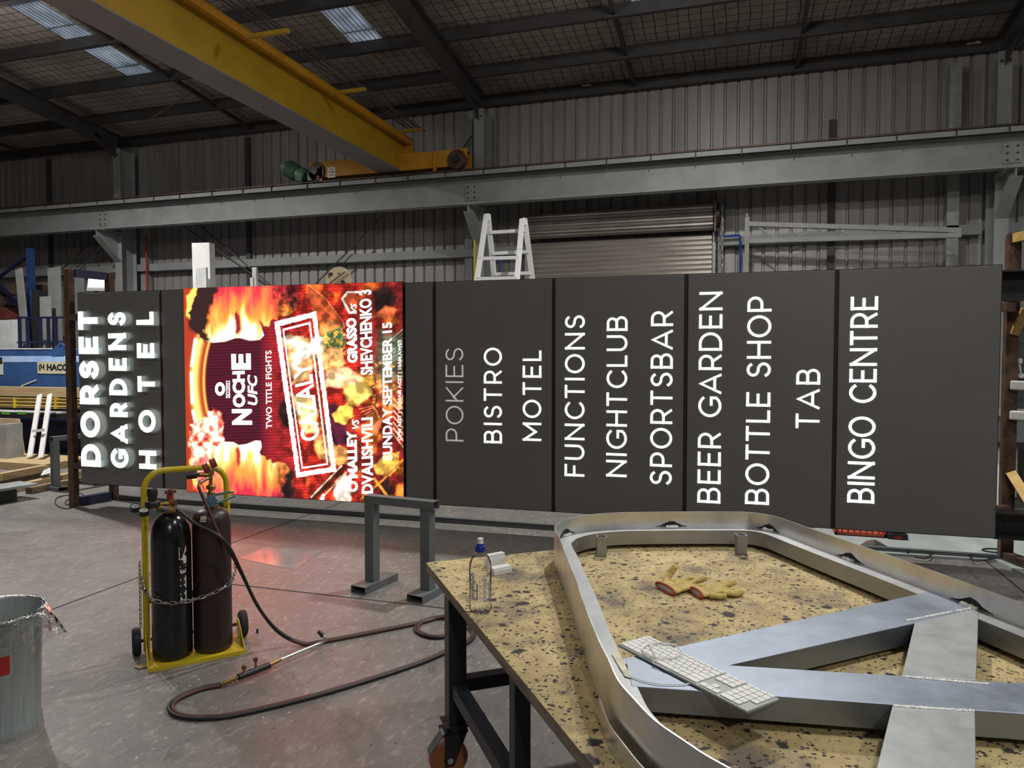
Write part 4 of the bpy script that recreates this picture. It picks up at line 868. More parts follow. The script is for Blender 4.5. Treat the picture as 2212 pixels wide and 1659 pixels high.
mb.build('keys', mKEY, kb); leg.build('key_legends', mKEYC, kb)
lp = []
for k in range(50):
    a = R(k * 17 + 60); rx = .042 + .006 * math.sin(k * .31); lp.append(KT @ Vector((.112 + rx * 1.15 * math.cos(a), .045 + rx * 1.25 * math.sin(a), .0125 + .003 * math.sin(k * .7) ** 2)))
tail = [KT @ Vector(p) for p in ((.14, .10, .0125), (.145, .116, .008))] + [onz(x, y, .834) for x, y in ((1490, 1472), (1462, 1478), (1420, 1477), (1378, 1467), (1346, 1450), (1338, 1436))]
mb = MB(); mb.tube(smoothpath(lp + tail, 3), .0014, 6); mb.build('cable', mWHITE, kb, smooth=True)

# ------------------------------------------------------------------ bottle
bo = Vector((-.824, 2.27, .75)); bot = thing('drink_bottle', 'clear plastic water bottle with dark blue cap standing on the table corner', 'bottle', tuple(bo))
prof = [(0, .004), (.012, .003), (.024, .0), (.034, .004), (.0385, .016), (.0375, .05), (.037, .10), (.0385, .135), (.0385, .155), (.036, .172), (.029, .19), (.019, .203), (.0145, .209), (.0145, .222)]
MB(Matrix.Translation(bo)).lathe(prof, seg=40).build('bottle_body', mCLEAR, bot, smooth=True, ang=70)
mb = MB(Matrix.Translation(bo))
for k in range(5):
    a = 2 * math.pi * k / 5; mb.lathe([(0, 0), (.007, .003), (.010, .010), (.006, .017), (0, .019)], (.022 * math.cos(a), .022 * math.sin(a), 0), 10)
mb.build('base_lobes', mCLEAR, bot, smooth=True)
MB(Matrix.Translation(bo)).lathe([(0, .209), (.0175, .209), (.0185, .211), (.0185, .226), (.0175, .228), (.0125, .229), (.0115, .236), (0, .236)], seg=28).build('cap', mBCAP, bot, smooth=True)
MB(Matrix.Translation(bo)).lathe([(0, .232), (.010, .232), (.0105, .240), (.009, .247), (.0105, .249), (.0095, .254), (0, .255)], seg=20).build('cap_spout', mWHITE, bot, smooth=True)
def wraptext(s, ctr, rad, ang0, z0, z1, hgt, m, par, bold=.02, down=False, shear=0., nm='printed_lettering'):
    vs, fs = text_mesh(s, bold, shear); mb = MB(); out = []
    for x, y in vs:
        if down: z = z1 - x * (z1 - z0); a = ang0 + (y - .5) * hgt / rad
        else: z = z0 + x * (z1 - z0); a = ang0 - (y - .5) * hgt / rad
        out.append(ctr + Vector((math.cos(a) * rad, math.sin(a) * rad, z)))
    mb.add(out, fs); return mb.build(nm, m, par)
vd = math.atan2(-bo.y, -bo.x)
def sleeve(par, ctr, rad, a0, hw, z0, z1, m, nm):
    mb = MB(); n = 8; vs = [ctr + Vector((math.cos(a0 - hw + 2 * hw * i / n) * rad, math.sin(a0 - hw + 2 * hw * i / n) * rad, z)) for z in (z0, z1) for i in range(n + 1)]
    mb.add(vs, [(i, i + 1, n + 2 + i, n + 1 + i) for i in range(n)]); return mb.build(nm, m, par)
wraptext('pumph', bo, .0396, vd + .42, .045, .135, .027, mVIO, bot, .05); wraptext('pumph', bo, .0406, vd + .42, .046, .134, .026, mWHITE, bot, .01)
wraptext('pumph', bo, .0396, vd - .7, .05, .145, .026, mVIO, bot, .05, shear=.2); wraptext('pumph', bo, .0406, vd - .7, .051, .144, .025, mWHITE, bot, .01, shear=.2); sleeve(bot, bo, .0395, vd + .42 + .40, .06, .05, .11, mVIO, 'label_stripe'); sleeve(bot, bo, .0395, vd - .30, .05, .055, .11, mVIO, 'label_stripe')
# ------------------------------------------------------------------ extrusion offcuts
def offcut(loc, rz, L_, W_, H_, label):
    mb = MB(TR(loc, rz)); pr = [(0, 0), (W_, 0), (W_, H_ * .45), (W_ * .8, H_ * .45), (W_ * .8, H_), (W_ * .1, H_), (W_ * .1, H_ * .7), (0, H_ * .7)]
    mb.prism([(0, y, z) for y, z in pr], (L_, 0, 0)); mb.box((-.0005, W_ * .2, H_ * .1), (.0, W_ * .7, H_ * .35)); o = mb.build('aluminium_offcut', mWHITE, None, bevel=.0008); tag(o, label, 'metal offcut', 'extrusion offcuts on the table'); return o
bp_ = onz(1068, 1244, .75); offcut((bp_.x, bp_.y, .75), R(52), .085, .05, .026, 'front lower pale extrusion offcut behind the water bottle')
bp_ = onz(1060, 1232, .75); offcut((bp_.x - .012, bp_.y + .015, .75), R(52), .08, .035, .055, 'taller pale extrusion offcut standing behind the lower one near the bottle')
# ------------------------------------------------------------------ leather gloves
def glove(loc, rz, fingers, label, cuffw=.055, flip=1):
    g = thing('work_glove', label, 'glove', loc, 'leather gloves inside the frame'); T = TR(loc, rz); mb = MB(T)
    def loft(path, rads):       # path of (x,y,z), rads (ry, rz)
        vs = []; seg = 14; n = len(path); fs = []
        for i, p in enumerate(path):
            a = Vector(path[max(i - 1, 0)]); b = Vector(path[min(i + 1, n - 1)]); d = (b - a).normalized(); x = d.cross(Vector((0, 0, 1))).normalized(); u = x.cross(d)
            for k in range(seg):
                an = 2 * math.pi * k / seg; vs.append(Vector(p) + x * (math.cos(an) * rads[i][0]) + u * (math.sin(an) * rads[i][1]))
        for i in range(n - 1):
            for k in range(seg): fs.append((i * seg + k, i * seg + (k + 1) % seg, (i + 1) * seg + (k + 1) % seg, (i + 1) * seg + k))
        fs += [tuple(reversed(range(seg))), tuple(range((n - 1) * seg, n * seg))]; mb.add(vs, fs)
    loft([(0, 0, .014), (.03, 0, .015), (.06, 0, .017), (.09, 0, .018), (.105, 0, .017)], [(cuffw, .012), (cuffw * .9, .013), (cuffw * .78, .016), (cuffw * .85, .015), (cuffw * .7, .011)])
    for pts, r in fingers:
        sp = smoothpath([(x, y * flip, z) for x, y, z in pts], 5); loft([tuple(p) for p in sp], [(r * (1 - .35 * max(0, i / len(sp) - .7) / .3), r * .85 * (1 - .35 * max(0, i / len(sp) - .7) / .3)) for i in range(len(sp))])
    b = mb.build('leather_body', mLEATH, g, smooth=True, ang=180); rm = b.modifiers.new('join', 'REMESH'); rm.mode = 'VOXEL'; rm.voxel_size = .0028; sm = b.modifiers.new('soften', 'SMOOTH'); sm.iterations = 6; dx = bpy.data.textures.get('creases') or bpy.data.textures.new('creases', 'CLOUDS'); dx.noise_scale = .022; dm = b.modifiers.new('crease', 'DISPLACE'); dm.texture = dx; dm.strength = .009; dm.mid_level = .55; dm.texture_coords = 'LOCAL'; rm.use_smooth_shade = True
    mb = MB(T); q = [(math.sin(R(a)) * .002 - .002, math.cos(R(a)) * cuffw * 1.02, .0145 + math.sin(R(a)) * .0125) for a in range(0, 361, 15)]; mb.tube(q, .0042, 8, False); mb.build('red_binding', mREDT, g, smooth=True)
    mb = MB(T); q = [(-.0015, math.cos(R(a)) * cuffw * .9, .0145 + math.sin(R(a)) * .009) for a in range(0, 360, 18)]; mb.add(q, [tuple(range(len(q)))]); mb.build('cuff_opening', mLINING, g)
    return g
p = onz(1440, 1283, .75); p2 = onz(1497, 1290, .75)
glove((p.x - .005, p.y + .02, .75), R(40), [([(.09, .035, .016), (.125, .04, .02), (.15, .032, .03)], .0115), ([(.095, .012, .016), (.135, .008, .018), (.165, -.004, .03), (.178, -.012, .038)], .012), ([(.09, -.015, .016), (.125, -.03, .014), (.15, -.04, .012)], .012), ([(.085, -.035, .015), (.11, -.05, .012)], .011), ([(.03, .045, .016), (.055, .062, .035), (.075, .06, .06), (.08, .05, .075)], .0155)], 'crumpled yellow leather glove with thumb sticking up, nearer the left side of the frame', .06)
glove((p2.x + .012, p2.y + .012, .75), R(33), [([(.09, .034, .018), (.13, .038, .024), (.16, .036, .032)], .0125), ([(.1, .012, .018), (.14, .015, .026), (.17, .018, .036)], .0125), ([(.1, -.012, .016), (.14, -.018, .016), (.172, -.022, .014)], .014), ([(.09, -.034, .015), (.13, -.044, .014), (.165, -.038, .013)], .0145), ([(.03, -.04, .016), (.06, -.055, .013), (.085, -.06, .012)], .013)], 'flatter yellow leather glove lying right of the crumpled glove, fingers away from it', .045)

# ================================================================== GAS TROLLEY AND CYLINDERS
t2 = Vector((.681, .733, 0)).normalized(); n2 = Vector((-t2.y, t2.x, 0)); go = Vector((-2.85, 2.912, 0))
GT = Matrix(((t2.x, n2.x, 0, go.x), (t2.y, n2.y, 0, go.y), (0, 0, 1, 0), (0, 0, 0, 1)))
def gp(x, y, z): return GT @ Vector((x, y, z))
tro = thing('gas_trolley', 'yellow two-wheeled trolley carrying the pair of gas cylinders', 'trolley', tuple(gp(.21, .15, 0)))
mb = MB(GT); mb.box((-.02, 0, .012), (.45, .27, .02)); mb.box((-.02, -.004, .0), (.45, 0, .02)); mb.build('toe_plate', mYEL2, tro)
for x in (-.022, .45): mb = MB(GT); mb.prism([(x, -.004, 0), (x, .27, 0), (x, .27, .12), (x, .2, .12), (x, -.004, .02)], (.005, 0, 0)); mb.build('side_plate', mYEL2, tro)
xl, xr, yb, zt = -.012, .405, .25, 1.0; hp = [(xl, yb, .02), (xl, yb, .5), (xl, yb, zt - .1)] + [(xl + .1 - .1 * math.cos(R(a)), yb, zt - .1 + .1 * math.sin(R(a))) for a in range(15, 91, 15)] + [(xr - .1 + .1 * math.sin(R(a)), yb, zt - .1 + .1 * math.cos(R(a))) for a in range(0, 91, 15)] + [(xr, yb, .5), (xr, yb, .02)]
MB(GT).tube(hp, .0165, 14).build('handle_frame', mYEL2, tro, smooth=True)
for z in (.3,): MB(GT).bar((xl, yb, z), (xr, yb, z), .02, .04).build('back_rail', mYEL2, tro)
MB(GT).cyl((-.075, .27, .074), (.50, .27, .074), .009, 10).build('axle', mRUST, tro)
for x in (-.062, .485):
    mb = MB(GT); mb.lathe([(.036, -.02), (.064, -.021), (.074, -.012), (.074, .012), (.064, .021), (.036, .02)], (x, .27, .0745), 32, 0); wl = mb.build('wheel', mRUB, tro, smooth=True)
    mb = MB(GT); mb.lathe([(0, -.018), (.042, -.014), (.042, .014), (0, .018)], (x, .27, .0745), 24, 0); mb.build('wheel_hub', mRUST, wl, smooth=True)
mb = MB(GT); chain(mb, [gp(*q) for q in ()] or [Vector(q) for q in ((-.03, .22, .43), (-.028, .12, .40), (-.0, .04, .365), (.05, .018, .345), (.105, .008, .335), (.16, .012, .332), (.205, .02, .335), (.25, .012, .345), (.305, .009, .36), (.355, .018, .375), (.40, .05, .40), (.425, .12, .425), (.44, .2, .45))], .036, .0032, .0085)
mb.build('restraint_chain', mCHROME, tro, smooth=True)
mb = MB(GT); chain(mb, [Vector(q) for q in ((-.04, .235, .52), (-.042, .232, .16))], .024, .002, .006); mb.build('hanging_chain', mBRASS, tro)
def cylinder(cx, cy, prof, m, label, nm='gas_cylinder'):
    c = thing(nm, label, 'gas cylinder', tuple(gp(cx, cy, .02)), 'gas cylinders on the yellow trolley'); T = GT @ Matrix.Translation((cx, cy, .02))
    MB(T).lathe(prof, seg=48).build('cylinder_body', m, c, smooth=True, ang=60); return c, T
c1, T1 = cylinder(.105, .118, [(0, .0), (.085, 0), (.097, .012), (.099, .03), (.099, .62), (.097, .66), (.089, .70), (.074, .735), (.055, .758), (.036, .77), (.034, .775), (0, .775)], mCYLB, 'glossy black gas cylinder with white stencil marks, left of the pair on the trolley')
c2, T2 = cylinder(.307, .122, [(0, 0), (.088, 0), (.097, .01), (.099, .025), (.099, .70), (.096, .728), (.086, .75), (.07, .764), (.05, .772), (.036, .776), (0, .776)], mCYLM, 'dull maroon gas cylinder with copper coloured hose, right of the pair on the trolley')
cc = gp(.105, .118, .02); va = math.atan2(-cc.y, -cc.x); cc.z = .02
wraptext('13 TT TZ', cc, .0995, va + .6, .30, .50, .036, mWHITE, c1, .035, down=True, nm='stencil_lettering')
pa = [(-.015, .535), (.013, .535), (.014, .517), (.004, .506), (.014, .494), (.013, .470), (.002, .470), (.0, .484), (-.015, .488)]
MB().add([cc + Vector((math.cos(va + .6 + 1.5 * x / .0995) * .0996, math.sin(va + .6 + 1.5 * x / .0995) * .0996, .545 + (z - .495) * 1.4)) for x, z in pa], [tuple(range(len(pa)))]).build('stencil_mark', mWHITE, c1)
c2c = gp(.307, .122, .02); va2 = math.atan2(-c2c.y, -c2c.x)
mb = MB(); n = 6; vs = []
for i in range(n + 1):
    a = va2 - .62 + .35 * i / n
    for r_, z in ((.0985, .718), (.089, .7475)): vs.append(c2c + Vector((math.cos(a) * r_, math.sin(a) * r_, z + .001)))
mb.add(vs, [(2 * i, 2 * i + 2, 2 * i + 3, 2 * i + 1) for i in range(n)]); mb.build('paper_label', mCREAM, c2)
# black cylinder: valve, handwheel, regulator with two gauges
def handwheel(T, r, m, nm, par, lob=6):
    mb = MB(T); vs = []; n = 48
    for z in (-.007, .007): vs += [((r * (1 + .16 * math.cos(lob * 2 * math.pi * k / n))) * math.cos(2 * math.pi * k / n), (r * (1 + .16 * math.cos(lob * 2 * math.pi * k / n))) * math.sin(2 * math.pi * k / n), z) for k in range(n)]
    mb.add(vs, [tuple(reversed(range(n))), tuple(range(n, 2 * n))] + [(k, (k + 1) % n, n + (k + 1) % n, n + k) for k in range(n)]); mb.cyl((0, 0, -.02), (0, 0, .012), r * .38, 14); return mb.build(nm, m, par, smooth=True, ang=35)
def gauge(T, par, m, nm='gauge'):
    o = MB(T).lathe([(0, 0), (.022, 0), (.024, .003), (.024, .024), (.0255, .025), (.0255, .029), (.021, .029), (.021, .026), (0, .026)], seg=28).build(nm, m, par, smooth=True, ang=35)
    MB(T).lathe([(0, .0265), (.0205, .0265)], seg=24).build('gauge_face', mSHEET, o); mb = MB(T); mb.bar((-.004, -.004, .0272), (.012, .010, .0272), .002, .001); mb.build('needle', mBLACK, o); return o
mb = MB(T1); mb.lathe([(.032, .77), (.04, .775), (.04, .79), (.02, .792), (.018, .80), (.018, .845), (.012, .85), (0, .85)], seg=20); mb.cyl((0, 0, .822), (-.06, -.02, .822), .014, 12); mb.cyl((.0, 0, .822), (.028, -.02, .822), .016, 12); mb.build('valve_body', mBRASS, c1, smooth=True, ang=35)
MB(T1).cyl((.0, 0, .845), (.0, 0, .868), .017, 14).build('valve_collar', mRED, c1)
handwheel(T1 @ Matrix.Translation((0, 0, .882)), .026, mat('brown handwheel', (.14, .05, .035), .5), 'handwheel', c1, 5)
mb = MB(T1); mb.lathe([(0, -.01), (.034, -.01), (.037, -.004), (.037, .012), (.034, .018), (.024, .022), (.022, .04), (.026, .05), (.026, .075), (.022, .086), (0, .09)], (-.085, -.02, .825), 26); rg_ = mb.build('regulator', mBLACK, c1, smooth=True, ang=45)
mb = MB(T1); mb.cyl((-.08, -.02, .815), (-.01, -.05, .80), .012, 12); mb.cyl((-.01, -.05, .80), (.02, -.062, .797), .016, 8); mb.cyl((-.085, -.02, .81), (-.145, -.03, .805), .009, 10); mb.build('brass_outlet', mBRASS, rg_, smooth=True, ang=40)
MB(T1).cyl((-.028, -.043, .803), (-.012, -.05, .800), .0135, 10).build('outlet_nut', mVIO, rg_)
gauge(T1 @ Matrix.Translation((-.165, -.005, .80)) @ Matrix.Rotation(R(22), 4, 'X'), rg_, mBLACK); gauge(T1 @ Matrix.Translation((-.128, -.062, .785)) @ Matrix.Rotation(R(22), 4, 'X'), rg_, mBLACK)
MB(T1).box((-.07, -.03, .782), (.03, -.02, .80)).build('guard_bracket', mat('green bracket', (.03, .13, .08), .5), c1)
# maroon cylinder: blue handwheel facing out, upright regulator with two red gauges
aw = va2 - math.atan2(t2.y, t2.x); ox, oy = math.cos(aw), math.sin(aw)
mb = MB(T2); mb.lathe([(.03, .772), (.036, .778), (.036, .79), (.022, .795), (.02, .86), (.014, .865), (.012, .875), (.024, .878), (.026, .893), (.018, .9), (.010, .905), (.010, .95), (.018, .955), (.02, .985), (.012, .995), (.008, 1.0), (0, 1.0)], seg=18)
mb.cyl((0, 0, .955), (-.06 * 1, -.01, .962), .013, 12); mb.cyl((0, 0, .945), (-.035, -.03, .935), .010, 10); mb.build('valve_body', mBRASS, c2, smooth=True, ang=40)
handwheel(T2 @ Matrix.Translation((ox * .045, oy * .045, .82)) @ Matrix.Rotation(aw + R(90), 4, 'Z') @ Matrix.Rotation(R(90), 4, 'X'), .03, mat('dull blue paint', (.09, .17, .26), .5), 'handwheel', c2, 7)
mb = MB(T2); mb.lathe([(0, 0), (.02, .002), (.022, .012), (.022, .05), (.017, .06), (.0, .062)], (-.125, -.012, .964), 18, 0); rk = mb.build('regulator', mat('dark plum knob', (.03, .018, .02), .45), c2, smooth=True, ang=45)
mb = MB(T2); mb.cyl((-.035, -.03, .935), (-.06, -.042, .925), .011, 10); mb.cyl((-.06, -.042, .925), (-.068, -.05, .905), .009, 10); mb.build('copper_elbow', mat('copper', (.62, .38, .24), .35, .9), rk, smooth=True)
gauge(T2 @ Matrix.Translation((-.038, .0, .99)) @ Matrix.Rotation(R(70), 4, 'Y') @ Matrix.Scale(1.05, 4), rk, mat('dull red gauge', (.28, .05, .035), .5)); gauge(T2 @ Matrix.Translation((.0, .01, 1.012)) @ Matrix.Rotation(R(70), 4, 'Y') @ Matrix.Scale(1.05, 4), rk, MATS['dull red gauge'])
mb = MB(T2); mb.tube([(-.0, .02, .84), (.10, .06, .84), (.125, .07, .835), (.13, .06, .815), (.02, -.02, .80)], .007, 8); mb.build('guard_bracket', MATS['green bracket'], c2, smooth=True)

# ------------------------------------------------------------------ hoses and cutting torch
def at(px, py, f, A, B):        # a point on the sight line of a hose in the air between two known ends
    Yv = A.y + (B.y - A.y) * f; return ony(px, py, Yv)
land = onz(655, 1390, .012); st = T1 @ Vector((.025, -.064, .797)); st2 = T2 @ Vector((-.068, -.05, .905))
air1 = [st] + [at(x, y, f, st, land) for x, y, f in ((425, 1133, .06), (470, 1156, .13), (497, 1185, .24), (520, 1232, .38), (556, 1308, .62), (600, 1362, .84))] + [land]
air2 = [st2] + [at(x, y, f, st2, land) for x, y, f in ((452, 1105, .04), (476, 1160, .12), (502, 1200, .24), (524, 1243, .38), (560, 1314, .62), (603, 1367, .84))] + [land + Vector((0, -.014, 0))]
fl = [(700, 1385), (800, 1366), (905, 1345), (955, 1333), (1000, 1341), (990, 1366), (940, 1376), (906, 1366), (901, 1352), (925, 1338), (975, 1336), (1022, 1360), (1012, 1385), (955, 1411), (880, 1441), (700, 1497), (520, 1541), (440, 1550), (388, 1545), (369, 1530), (382, 1510), (430, 1489), (478, 1479)]
g1 = [onz(x, y, .011) for x, y in fl]
def off(pts, d):
    o = []
    for i, p in enumerate(pts):
        t = (pts[min(i + 1, len(pts) - 1)] - pts[max(i - 1, 0)]).normalized(); o.append(p + Vector((-t.y, t.x, 0)) * d)
    return o
h1 = smoothpath(air1[:-1] + off([land] + g1, .0085), 6); h2 = smoothpath(air2[:-1] + off([land] + g1, -.0085), 6)
for h in (h1, h2):     # the second turn of the coil lies on the first
    n_ = len(h)
    for i, p in enumerate(h):
        f = i / n_; p.z += .018 * math.exp(-((f - .615) / .03) ** 2)
hs = thing('twin_gas_hose', 'black and red-brown twin gas hose looping across the floor from the cylinders', 'hose', (-2.2, 3.4, 0))
MB().tube(h1, .0088, 10).build('black_hose', mHOSE, hs, smooth=True); MB().tube(h2, .0088, 10).build('red_hose', mHOSER, hs, smooth=True)
Z = .03; tq = lambda x, y, z=Z: onz(x, y, z); a, b, c_, d_, e_ = tq(478, 1479, .016), tq(515, 1463), tq(582, 1437), tq(606, 1425), tq(697, 1387)
tch = thing('cutting_torch', 'brass and silver gas cutting torch lying on the floor at the hose end', 'cutting torch', (c_.x, c_.y, 0))
MB().tube([b, b.lerp(c_, .5), c_], .0165, 14).build('torch_handle', mBLACK, tch, smooth=True)
mb = MB(); n_ = 7
for i in range(n_):
    q = a.lerp(b, i / n_); q1 = a.lerp(b, (i + .75) / n_); mb.cyl(q, q1, .0135 if i % 2 else .010, 8)
mb.cyl(a, b, .007, 8); mb.build('hose_connector', mBRASS, tch, smooth=True, ang=40)
for f, zz in ((.18, .032), (.55, .05)):
    q = b.lerp(c_, f); o = MB().cyl(q, q + Vector((0, 0, zz)), .006, 8).build('valve', mBRASS, tch); mb = MB(Matrix.Translation(q + Vector((0, 0, zz)))); mb.lathe([(0, 0), (.011, 0), (.012, .004), (.012, .015), (0, .017)], seg=14); mb.build('valve_knob', MATS['brown handwheel'], o, smooth=True, ang=40)
MB().cyl(c_, d_, .013, 12, .009).build('brass_neck', mBRASS, tch, smooth=True)
tipq = [d_, d_.lerp(e_, .5), e_, tq(703, 1381, .045), tq(700, 1375, .062), tq(694, 1369, .072)]
MB().tube(smoothpath(tipq, 4), .0075, 10).build('silver_tube', mCHROME, tch, smooth=True); MB().cyl(tq(698, 1374, .064), tq(688, 1364, .085), .0125, 12, .010).build('nozzle', mBLACK, tch, smooth=True)

# ------------------------------------------------------------------ steel trestles
f_, b_2 = R(80), R(-10); fd = Vector((math.cos(f_), math.sin(f_), 0)); bd = Vector((math.cos(b_2), math.sin(b_2), 0)); o1, o2 = Vector((-2.511, 4.315, 0)), Vector((-2.065, 4.262, 0))
tr = thing('steel_trestle', 'grey steel trestle stand on the floor between the cylinders and the work table', 'trestle', (-2.2, 4.45, 0), 'grey steel trestles')
for o in (o1, o2):
    p = o + bd * .0625 + Vector((0, 0, .026)); MB().hollow(p, p + fd * .37, .125, .05, .004).build('foot', mTREST, tr)
    q = p + fd * .155; mb = MB(); mb.bar(q + Vector((0, 0, .025)), q + Vector((0, 0, .572)), .075, .075, fd); mb.build('post', mTREST, tr, bevel=.004)
q1 = o1 + bd * .02 + fd * .155; q2 = o2 + bd * .135 + fd * .155; zz = Vector((0, 0, .626)); mb = MB(); mb.hollow(q1 + zz, q2 + zz, .075, .055, .004); mb.build('top_bar', mTREST, tr)
tr2 = copy_tree(tr); tr2['label'] = 'grey steel trestle stand behind the rusty post at the left end of the sign'; tr2.rotation_euler = (0, 0, R(90)); pf = onz(98, 1056, 0)
rel = Matrix.Rotation(R(90), 4, 'Z') @ (o1 + bd * .0625 + fd * .37 - Vector(tr.location)); tr2.location = pf - rel; tr2.location.z = 0

# ================================================================== BIN
fr_ = onz(-10, 1612, 0); bd_ = Vector((fr_.x, fr_.y, 0)).normalized(); bc = fr_ + bd_ * .172; bc.z = 0
bn = thing('rubbish_bin', 'round galvanised rubbish bin with red label at the left edge of the floor', 'bin', tuple(bc)); BT = Matrix.Translation(bc)
MB(BT).lathe([(0, .012), (.165, .012), (.172, .0), (.176, .0), (.176, .035), (.170, .045), (.178, .30), (.186, .50), (.192, .503), (.194, .51), (.192, .518), (.185, .52), (.181, .51), (.172, .30), (.165, .03), (0, .03)], seg=56).build('bin_body', mBIN, bn, smooth=True, ang=40)
vb = math.atan2(-bc.y, -bc.x)
for a0, wd, z0, z1, m, nm in ((vb - .10, .42, .29, .37, mRED, 'red_label'), (vb - .35, .42, .37, .40, mWHITE, 'white_band')):
    mb = MB(); n = 12; vs = []
    for i in range(n + 1):
        a = a0 - wd + 2 * wd * i / n
        for z in (z0, z1): r_ = .1795 + (z - .30) * .04; vs.append(bc + Vector((math.cos(a) * r_, math.sin(a) * r_, z)))
    mb.add(vs, [(2 * i, 2 * i + 2, 2 * i + 3, 2 * i + 1) for i in range(n)])
    if nm == 'red_label': mb.build(nm, m, bn)
# clear liner turned over the rim
mb = MB(); vs = []; n = 120; rows_ = [(.176, .40), (.182, .50), (.188, .522), (.196, .526), (.203, .51), (.207, .47), (.209, .43), (.212, .385)]
for j, (r_, z) in enumerate(rows_):
    for k in range(n):
        a = 2 * math.pi * k / n; da = (a - (vb + 1.15) + math.pi) % (2 * math.pi) - math.pi; pull = math.exp(-(da / .22) ** 2); hang = max(0, j - 3) / 4.
        rr = r_ + .004 * hang * math.sin(a * 37) + .003 * hang * math.sin(a * 61 + 1) + pull * hang * .075; zz = z - hang * (.018 * math.sin(a * 5 + 1) + .012 * math.sin(a * 13)) + pull * hang * .015
        vs.append(bc + Vector((rr * math.cos(a), rr * math.sin(a), zz)))
mb.add(vs, [(j * n + k, j * n + (k + 1) % n, (j + 1) * n + (k + 1) % n, (j + 1) * n + k) for j in range(len(rows_) - 1) for k in range(n)])
tag(mb.build('bin_liner', mLINER, None, smooth=True, ang=180), 'crinkled clear plastic liner folded over the bin rim', 'bin liner')

# ================================================================== LADDER AND BOARDS BEHIND THE SIGN
YL = 9.6; LJ = lambda x, y: ony(x, y, YL)
lad = thing('trestle_ladder', 'white aluminium folding ladder standing behind the sign by the roller door', 'ladder', (LJ(1090, 600).x, YL, 0))
zL = LJ(1090, 600).z
mLAD = mat('ladder aluminium', (.74, .74, .72), .42, .15, (.7, .7, .68), 12)
def leg_line(mb, a, b, Ya, Yb, wd, hg):      # a stile through two image points, run down to the floor
    p, q = ony(*a, Ya), ony(*b, Yb); d = (q - p); q2 = p + d * (p.z / -d.z) ; mb.bar(p, q2, wd, hg, (1, 0, 0)); return p, q2
S = []
for a, b, Yb in (((1051, 463), (1031, 601), 9.05), ((1054, 463), (1068, 602), 9.7), ((1128, 473), (1117, 602), 9.1), ((1133, 472), (1150, 602), 9.7)):
    mb = MB(); S.append(leg_line(mb, a, b, YL - .03 if Yb < 9.4 else YL, Yb, .03, .075)); mb.build('stile', mLAD, lad, bevel=.004)
def rung(A, B, z):
    f = lambda s: s[0].lerp(s[1], (s[0].z - z) / s[0].z); p, q = f(A), f(B); mb = MB(); mb.bar(p, q, .05, .045); mb.build('rung', mLAD, lad)
z1 = LJ(1090, 500).z
for k in range(8): rung(S[1], S[3], z1 - .29 * k)
for k in range(8): rung(S[0], S[2], z1 - .42 - .29 * k)
mb = MB(); mb.bar(S[0][0] + Vector((0, 0, -.04)), S[1][0] + Vector((0, 0, -.04)), .06, .1); mb.bar(S[2][0] + Vector((0, 0, -.04)), S[3][0] + Vector((0, 0, -.04)), .06, .1); mb.build('hinge', mLAD, lad)
def standing(nm, m, pts, Y, dep, label, cat, group=None):
    q = [ony(x, y, Y) for x, y in pts]; lo = min(p.z for p in q)
    for p in q:
        if p.z < lo + .05: p.z = 0.
    mb = MB(); mb.prism(q, (0, dep, 0)); return tag(mb.build(nm, m, None, bevel=.004), label, cat, group)
o = standing('upright_panel', mWHITE, [(414, 525), (452, 524), (459, 612), (420, 612)], 9.2, .12, 'tall pale panel standing on end behind the top left of the video screen', 'panel', 'pale panels behind the screen')
standing('upright_panel', mSHEET, [(422, 578), (445, 577), (448, 612), (425, 612)], 9.05, .04, 'small white board leaning in front of the tall pale panel', 'panel', 'pale panels behind the screen')
standing('upright_panel', mSHEET, [(544, 578), (553, 577), (557, 612), (549, 612)], 9.1, .04, 'thin white strip standing behind the upper edge of the video screen', 'panel', 'pale panels behind the screen')
standing('upright_panel', mWHITE, [(540, 600), (546, 600), (549, 612), (541, 612)], 9.0, .04, 'short white strip beside the thin white strip above the screen', 'panel', 'pale panels behind the screen')
YD = 9.0; rl = thing('plywood_disc', 'round plywood cable drum flange peeping over the video screen', 'cable drum', (ony(732, 600, YD).x, YD, 0))
c0 = ony(731, 612, YD); ra = (ony(757, 612, YD) - ony(705, 612, YD)).length / 2; mb = MB(); cz = ra; hh = ony(731, 576, YD).z
poly_ = [(c0.x + ra * 1.06 * math.cos(R(a)), YD, hh - ra + ra * math.sin(R(a))) for a in range(0, 181, 9)] + [(c0.x - ra * 1.1, YD, 0), (c0.x + ra * 1.1, YD, 0)]
mb.prism(poly_, (0, .03, 0)); mb.build('flange', mREEL, rl)
for x, y in ((711, 597), (732, 591)): q = ony(x, y, YD); MB().cyl(q + Vector((0, -.006, 0)), q + Vector((0, .002, 0)), .016, 12).build('bolt_hole', mTIMBD, rl)
for (x, y), s, ang in (((714, 592), .03, 0), ((741, 609), .03, 30)):
    q = ony(x, y, YD); MB(Matrix.Translation(q) @ Matrix.Rotation(R(ang), 4, 'Y')).box((-s, -.006, -s * .7), (s, .002, s * .7)).build('slot', mBLACK, rl)
MB().bar(ony(712, 612, YD - .02), ony(745, 587, YD - .02), .02, .012, (0, 1, 0)).build('timber_batten', mTIMBD, rl)

